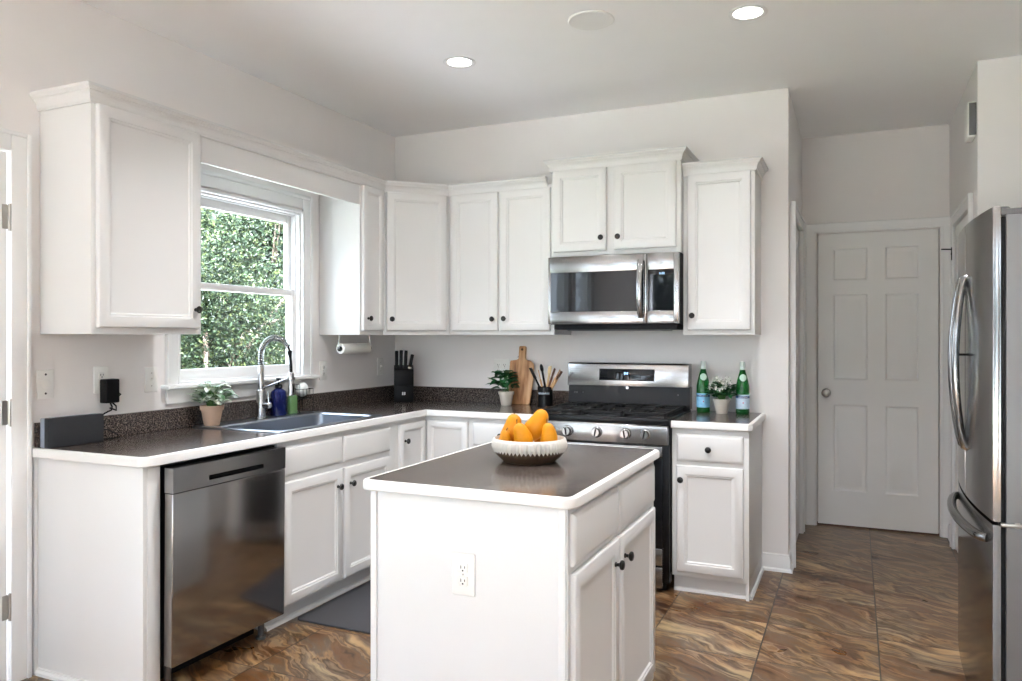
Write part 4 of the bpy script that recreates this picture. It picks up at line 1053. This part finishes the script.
# ---- bottles
def bottle(label, loc, lm, rz):
    c = thing('glass_bottle', label, 'bottle', loc, rz, 'green water bottles')
    mb = MB(); mb.lathe([(0,0.004),(0.020,0.001),(0.034,0),(0.0375,0.004),(0.0385,0.012),(0.0385,0.150),(0.037,0.165),(0.032,0.190),(0.024,0.220),(0.017,0.245),(0.0140,0.262),(0.0132,0.285),(0.0132,0.290),(0,0.290)], (0,0,0), 32)
    mb.build('bottle_glass', BOTTLE, c)
    mb = MB(); mb.lathe([(0.0145,0.272),(0.0150,0.274),(0.0150,0.297),(0.0135,0.302),(0,0.303)], (0,0,0), 24); mb.lathe([(0.0150,0.252),(0.0153,0.258),(0.0148,0.270),(0.0140,0.272)], (0,0,0), 24); mb.build('cap', CAPM, c)
    mb = MB(); mb.lathe([(0.0388,0.030),(0.0391,0.031),(0.0391,0.112),(0.0388,0.113)], (0,0,0), 32); lab = mb.build('label', lm, c)
    mb = MB(); mb.lathe([(0.0392,0.092),(0.0393,0.0925),(0.0393,0.104),(0.0392,0.1045)], (0,0,0), 32); mb.build('label_band', LNAVY, lab)
    text('S.PELLEGRINO', 0.0092, Matrix.Translation((0,0,0.098)), PLATE, lab, bend=0.0394, depth=0.0002)
    mb = MB(); P = []
    for k in range(10):
        a = pi/2 + k*pi/5; rr = 0.006 if k % 2 == 0 else 0.0026; P.append((rr*cos(a), rr*sin(a)))
    mb.prism(P, 0, 0.0006, M=Matrix.Translation((0,-0.0393,0.066)) @ Matrix.Rotation(radians(90),4,'X')); mb.build('star', RED, lab)
    # oval neck label, wrapped on the shoulder
    mb = MB(); n = 9
    prof = [(0.190,0.0325),(0.198,0.0305),(0.206,0.0285),(0.214,0.0262),(0.222,0.0242),(0.230,0.0222)]
    rows = []
    for i, (z, r) in enumerate(prof):
        t = (i/(len(prof)-1))*2-1; hw = 0.021*sqrt(max(0.08, 1-t*t))
        rows.append([mb.bm.verts.new(((r+0.0008)*sin(u), -(r+0.0008)*cos(u), z)) for u in [(-1+2*k/(n-1))*hw/r for k in range(n)]])
    for a, b in zip(rows, rows[1:]):
        for k in range(n-1): mb.bm.faces.new((a[k], a[k+1], b[k+1], b[k]))
    mb.build('neck_label', LPALE, c)
    return c
bottle('green glass water bottle with bright blue label nearer the range', (2.205,-0.085,CT), LBLUE, 12)
bottle('green glass water bottle with pale grey label farther from the range', (2.432,-0.098,CT), LGREY, 12)

# ---- soap bottles and caddy behind the sink
def pump_bottle(name, label, loc, r, h, m, pump=True):
    c = thing(name, label, 'soap bottle', loc)
    mb = MB(); mb.lathe([(0,0),(r*0.93,0),(r,0.005),(r,h*0.78),(r*0.92,h*0.88),(r*0.5,h*0.97),(r*0.4,h),(0,h)], (0,0,0), 28)
    mb.bm.transform(Matrix.Diagonal((0.75,1,1,1))); mb.build('bottle_body', m, c)
    if pump:
        mb = MB(); mb.cyl((0,0,h), r*0.42, 0.020, 18, bev=0.003); mb.cyl((0,0,h+0.02), 0.005, 0.028, 12); mb.cyl((0,0,h+0.045), 0.013, 0.012, 16, bev=0.003)
        mb.tube([(0,0,h+0.052),(0.02,-0.01,h+0.052),(0.04,-0.02,h+0.045)], 0.005, 8); mb.build('pump', BLACK if r > 0.03 else PLATE, c)
    else:
        mb = MB(); mb.cyl((0,0,h), r*0.45, 0.028, 18, bev=0.004); mb.build('cap', PLATE, c)
    return c
c = pump_bottle('soap_dispenser', 'cobalt blue pump bottle behind the faucet spray head', (0.066,-1.300,CT+0.006), 0.050, 0.152, SOAPB)
pump_bottle('dish_soap_bottle', 'small green dish soap bottle right of the blue one', (0.084,-1.205,CT+0.006), 0.033, 0.115, SOAPG, False)
c = thing('wire_caddy', 'black wire sink caddy holding the round white scrubber', 'caddy', (0.058, -1.135, CT+0.006))
mb = MB()
for z in (0.08, 0.135):
    mb.tube([(-0.035,-0.03,z),(0.045,-0.03,z),(0.045,0.09,z),(-0.035,0.09,z)], 0.0018, 6, closed=True)
for y in (-0.03, 0.0, 0.03, 0.06, 0.09):
    mb.tube([(-0.035,y,0.135),(-0.035,y,0.08),(0.045,y,0.08),(0.045,y,0.135)], 0.0013, 6)
for x in (-0.035, 0.045):
    for y in (-0.03, 0.09): mb.tube([(x,y,0.08),(x,y,0.0)], 0.0022, 6)
mb.build('wire_frame', BLACK, c)
mb = MB(); mb.tube([(0.045,-0.03,0.135),(0.045,-0.03,0.165),(0.03,-0.10,0.17)], 0.0018, 6); mb.build('hook_rod', CHROME, c)
mb = MB(); mb.sphere((0,0,0), 0.042, (0.7, 1.05, 1.0)); o = mb.build('dish_scrubber', SPONGE); o.location = (0.065, -1.095, CT+0.006+0.130)
tag(o, 'round white scrubber resting in the wire caddy behind the sink', 'scrubber')

# ---- fruit bowl and pears
BX, BY = 1.957, -2.155
c = thing('fruit_bowl', 'fluted white over brown bowl holding pears on the island', 'bowl', (BX, BY, CT))
N_ = 104
mb = MB(); mb.lathe([(0,0),(0.090,0),(0.093,0.003),(0.112,0.022),(0.129,0.045)], (0,0,0), N_, flute=[0,0.008,0.020,0.024,0.024])
# white upper half: zigzag lower border
mb.bm.faces.ensure_lookup_table()
top = [f for f in mb.bm.faces if len(f.verts) == N_ and f.calc_center_median().z > 0.04]
for f in top: mb.bm.faces.remove(f)
mb.build('brown_base', BOWLB, c, angle=60)
mb = MB(); seg = N_; rows = []
prof = [(0.1275,0.045,0.024),(0.1315,0.052,0.024),(0.133,0.058,0.022),(0.130,0.072,0.022),(0.126,0.084,0.018),(0.1235,0.085,0.004),(0.122,0.081,0.0),(0.122,0.05,0.0),(0.088,0.008,0.0)]
for i, (r, z, fl) in enumerate(prof):
    row = []
    for k in range(seg):
        s_ = 1 if k % 2 else -1; a = 2*pi*k/seg
        zz = z - (0.010 if (k % 2) else 0.0) if i == 0 else z
        rr = r*(1+fl*s_) + (-0.004 if (i == 0 and k % 2) else 0.0)+0.0012
        row.append(mb.bm.verts.new((rr*cos(a), rr*sin(a), zz)))
    rows.append(row)
for a, b in zip(rows, rows[1:]):
    for k in range(seg): mb.bm.faces.new((a[k], a[(k+1)%seg], b[(k+1)%seg], b[k]))
mb.bm.faces.new(rows[-1])
mb.build('white_band', BOWLW, c, angle=60)
def pear(label, loc, rot, s=1.0):
    o = thing('pear', label, 'pear', loc, 0, 'pears in the bowl'); o.rotation_euler = [radians(a) for a in rot]
    t = MB(); t.lathe([(0,-0.036),(0.010,-0.0375),(0.024,-0.033),(0.034,-0.020),(0.0375,-0.004),(0.0362,0.012),(0.0325,0.028),(0.0285,0.044),(0.0245,0.057),(0.0185,0.067),(0.009,0.0735),(0.003,0.0745),(0,0.0735)], (0,0,0), 28)
    for v in t.bm.verts:
        v.co.x += 0.006*sin(v.co.z*30); v.co *= s
        v.co.x *= 1+0.02*sin(v.co.z*90+v.co.y*60)
    t.build('flesh', PEAR, o)
    t = MB(); t.tube([(0.004*s,0,0.072*s),(0.006*s,0.002,0.082*s),(0.010*s,0.003,0.090*s)], [0.0016,0.0014,0.0022], 6); t.build('stem', STEMB, o)
    return o
pear('upright golden pear at the left of the fruit bowl', (BX-0.066, BY-0.016, CT+0.090), (4, 5, 20), 1.06)
pear('golden pear stacked highest and leaning right in the bowl', (BX+0.016, BY+0.004, CT+0.114), (-2, 22, 10), 1.06)
pear('golden pear leaning at the front centre of the bowl', (BX+0.006, BY-0.066, CT+0.078), (14, -20, 0), 0.92)
pear('small upright golden pear at the right of the bowl', (BX+0.083, BY-0.020, CT+0.080), (-4, -8, 60), 0.84)
pear('golden pear tucked low in front of the left pear', (BX-0.066, BY-0.074, CT+0.072), (10, 18, -20), 0.66)
pear('golden pear hidden low at the back of the bowl', (BX+0.020, BY+0.076, CT+0.075), (-50, 0, 30), 0.85)
pear('half-hidden pear whose dark stem pokes over the left rim', (BX-0.080, BY+0.045, CT+0.066), (0, -52, 10), 0.66)

# ---- mat
mb = MB(); mb.prism([(p[0], p[1]) for p in rrect(-0.245, 0.245, -0.46, 0.46, 0.03, 0)], 0, 0.011, 0.003)
o = mb.build('floor_mat', MAT); o.location = (0.82, -1.31, 0.0005); tag(o, 'grey anti-fatigue mat on the floor before the sink cabinet', 'mat')

# ---- ceiling fixtures
def downlight(label, x, y, power=1.5):
    c = thing('recessed_light', label, 'ceiling light', (x, y, H), group='recessed ceiling lights')
    mb = MB(); mb.lathe([(0.062,0),(0.084,0),(0.086,-0.003),(0.080,-0.006),(0.066,-0.004),(0.062,-0.001)], (0,0,0), 40); mb.build('trim_ring', TRIM, c)
    mb = MB(); mb.lathe([(0,-0.0015),(0.064,-0.0015),(0.064,-0.0005),(0,-0.0005)], (0,0,0), 40); mb.build('diffuser', LAMPON, c)
    d = bpy.data.lights.new('lamp', 'AREA'); d.shape = 'DISK'; d.size = 0.12; d.energy = power; d.color = (0.98, 0.98, 1.0); d.spread = radians(125)
    l = bpy.data.objects.new('lamp', d); COL.objects.link(l); l.location = (0, 0, -0.010); l.parent = c
downlight('round recessed ceiling light, left one above the corner cabinets', 1.135, -1.147, 2.5)
downlight('round recessed ceiling light, right one near the hallway', 2.592, -1.165, 4.0)
for lab, x, y, pw_ in (('above the dishwasher aisle', 1.45, -2.10, 13.0), ('above the aisle by the refrigerator', 2.90, -1.95, 12.0), ('behind the viewer on the left', 1.4, -6.6, 3.0), ('behind the viewer on the right', 3.9, -6.6, 3.0)):  # unseen downlights added to brighten the lower cabinets, aisles and floor
    downlight('added round recessed fill light, unseen outside the picture, ' + lab, x, y, pw_)
c = thing('ceiling_speaker', 'round grey ceiling speaker between the two recessed lights', 'speaker', (1.933, -1.376, H))
mb = MB(); mb.lathe([(0.088,0),(0.104,0),(0.106,-0.004),(0.100,-0.008),(0.088,-0.006)], (0,0,0), 44); mb.build('bezel', TRIM, c)
mb = MB(); mb.lathe([(0,-0.005),(0.089,-0.004),(0.089,-0.001),(0,-0.001)], (0,0,0), 44); mb.build('grille', GRILLE, c)

# ---- hall wall bits
c = thing('door_chime', 'small white chime box high on the hallway wall above the refrigerator', 'door chime', (3.6095, 0.055, 2.51))
mb = MB(); mb.box(-0.040, 0, -0.07, 0.07, -0.095, 0.095, 0.010, 3); mb.build('chime_cover', PLATE, c)
mb = MB()
for y in (-0.073, 0.070): mb.box(-0.034, 0, y, y+0.003, -0.085, 0.085, 0.001)
mb.build('side_grille', GREYSIDE, c)
c = thing('door_latch', 'dark metal hook latch on the hallway door frame beside the refrigerator', 'latch', (3.592, 0.93, 1.92))
mb = MB(); mb.box(-0.004, 0, -0.012, 0.012, -0.07, 0.012, 0.001); mb.tube([(-0.004,0,0),(-0.055,0,0.002),(-0.060,0,0.002)], 0.004, 8); mb.cyl((-0.006,0,-0.03), 0.006, 0.004, 10, 'x'); mb.build('hook', BLACK, c)

# ================================================================== outdoors
PATH = paint('side_path_concrete', (0.62, 0.61, 0.58), 0.9, var=0.06, scale=3)
mb = MB(); mb.box(-2.9, -0.16, -9, 6, -0.5, -0.12); struct('ground_path', mb, PATH, smooth=False)
mb = MB(); mb.box(-16, -0.16, -22, 14, -0.6, -0.5); struct('ground', mb, GRASS, smooth=False)
BOUNCE_GROUND = paint('bounce_ground_pale', (0.62, 0.60, 0.57), 0.9, var=0.06, scale=3)  # unseen pale ground, added to bounce sunlight up through the rear windows
mb = MB(); mb.box(-0.16, 16, -12.5, YR-0.16, -0.6, -0.15); mb.box(XR+0.16, 12, YR-0.16, 3, -0.6, -0.15); struct('bounce_ground', mb, BOUNCE_GROUND, smooth=False)
mb = MB(); mb.box(-0.16, 16, -22, -12.5, -0.6, -0.5); struct('ground_rear', mb, GRASS, smooth=False)
def tree(label, c, rx, ry, rz, n, size, m, seed, group):
    rnd = random.Random(seed)
    o = thing('leafy_tree', label, 'tree', (c[0], c[1], -0.5), group=group)
    tk = MB(); tk.tube([(0,0,0),(0.05,0.03,c[2]*0.5),(0,0,c[2]+0.4)], [0.12,0.09,0.05], 10)
    for k in range(7):
        a = rnd.uniform(0, 2*pi); tk.tube([(0.03,0.02,c[2]*rnd.uniform(0.4, 0.9)), (rx*0.4*cos(a), ry*0.4*sin(a), c[2]+0.5), (rx*0.75*cos(a), ry*0.75*sin(a), c[2]+0.5+rz*rnd.uniform(-0.3, 0.6))], [0.05,0.03,0.012], 6)
    tk.build('trunk', BARK, o)
    V = []; F = []
    clumps = []
    for k in range(60):
        u = Vector((rnd.gauss(0,1), rnd.gauss(0,1), rnd.gauss(0,1))).normalized()*rnd.uniform(0.15, 0.92)
        clumps.append((Vector((u.x*rx, u.y*ry, u.z*rz)), rnd.uniform(0.22, 0.42)))
    for k in range(n):
        cc, cr = clumps[rnd.randrange(60)]
        u = Vector((rnd.gauss(0,1), rnd.gauss(0,1), rnd.gauss(0,1))).normalized()*rnd.uniform(0.5, 1.0)*cr*min(rx, ry, rz)*1.3
        p = cc + u + Vector((0, 0, c[2]+0.5))
        d = (u.normalized()*0.5 + Vector((rnd.gauss(0,1), rnd.gauss(0,1), rnd.gauss(0,1)))).normalized(); e = d.orthogonal().normalized()
        e = (Matrix.Rotation(rnd.uniform(0, 6.28), 3, d) @ e); f = d.cross(e); s_ = size*rnd.uniform(0.6, 1.3)
        b = len(V)
        V += [p - e*s_, p + f*s_*0.45 + d*s_*0.15, p + e*s_, p - f*s_*0.45 + d*s_*0.15]
        F.append((b, b+1, b+2, b+3))
    me = bpy.data.meshes.new('foliage'); me.from_pydata([tuple(v) for v in V], [], F); me.materials.append(m)
    f = bpy.data.objects.new('foliage', me); COL.objects.link(f); f.parent = o
G_T = 'trees beyond the window'
tree('grey-green leafy tree filling the window centre outside', (-4.2, 2.3, 1.4), 1.3, 1.75, 1.9, 60000, 0.024, LEAFT, 1, G_T)
tree('grey-green leafy tree seen at the right of the window outside', (-4.7, 6.15, 1.6), 1.5, 1.8, 2.3, 60000, 0.026, LEAFT, 2, G_T)
tree('yellow-green tree showing at the upper left of the window', (-8.0, 2.4, 3.4), 1.5, 2.2, 2.3, 30000, 0.07, LEAFY, 3, G_T)
tree('darker tall tree behind the others seen through the window gaps', (-8.6, 8.2, 2.4), 1.7, 2.4, 3.4, 30000, 0.13, LEAFT, 4, G_T)
tree('broad dark tree far behind, closing the right side of the window view', (-13.5, 9.5, 2.8), 2.6, 6.5, 4.2, 30000, 0.24, LEAFT, 9, G_T)
tree('garden tree outside the left wall windows behind the viewer', (-4.5, -8.0, 1.6), 1.6, 2.6, 2.3, 16000, 0.06, LEAFT, 10, 'trees outside the rear windows')
G_R = 'trees outside the rear windows'
tree('garden tree outside the rear windows, left', (-1.0, -13.8, 1.7), 2.2, 1.0, 2.0, 12000, 0.08, LEAFT, 5, G_R)
tree('garden tree outside the rear windows, right', (3.6, -13.8, 1.5), 2.2, 1.0, 1.8, 12000, 0.08, LEAFT, 6, G_R)
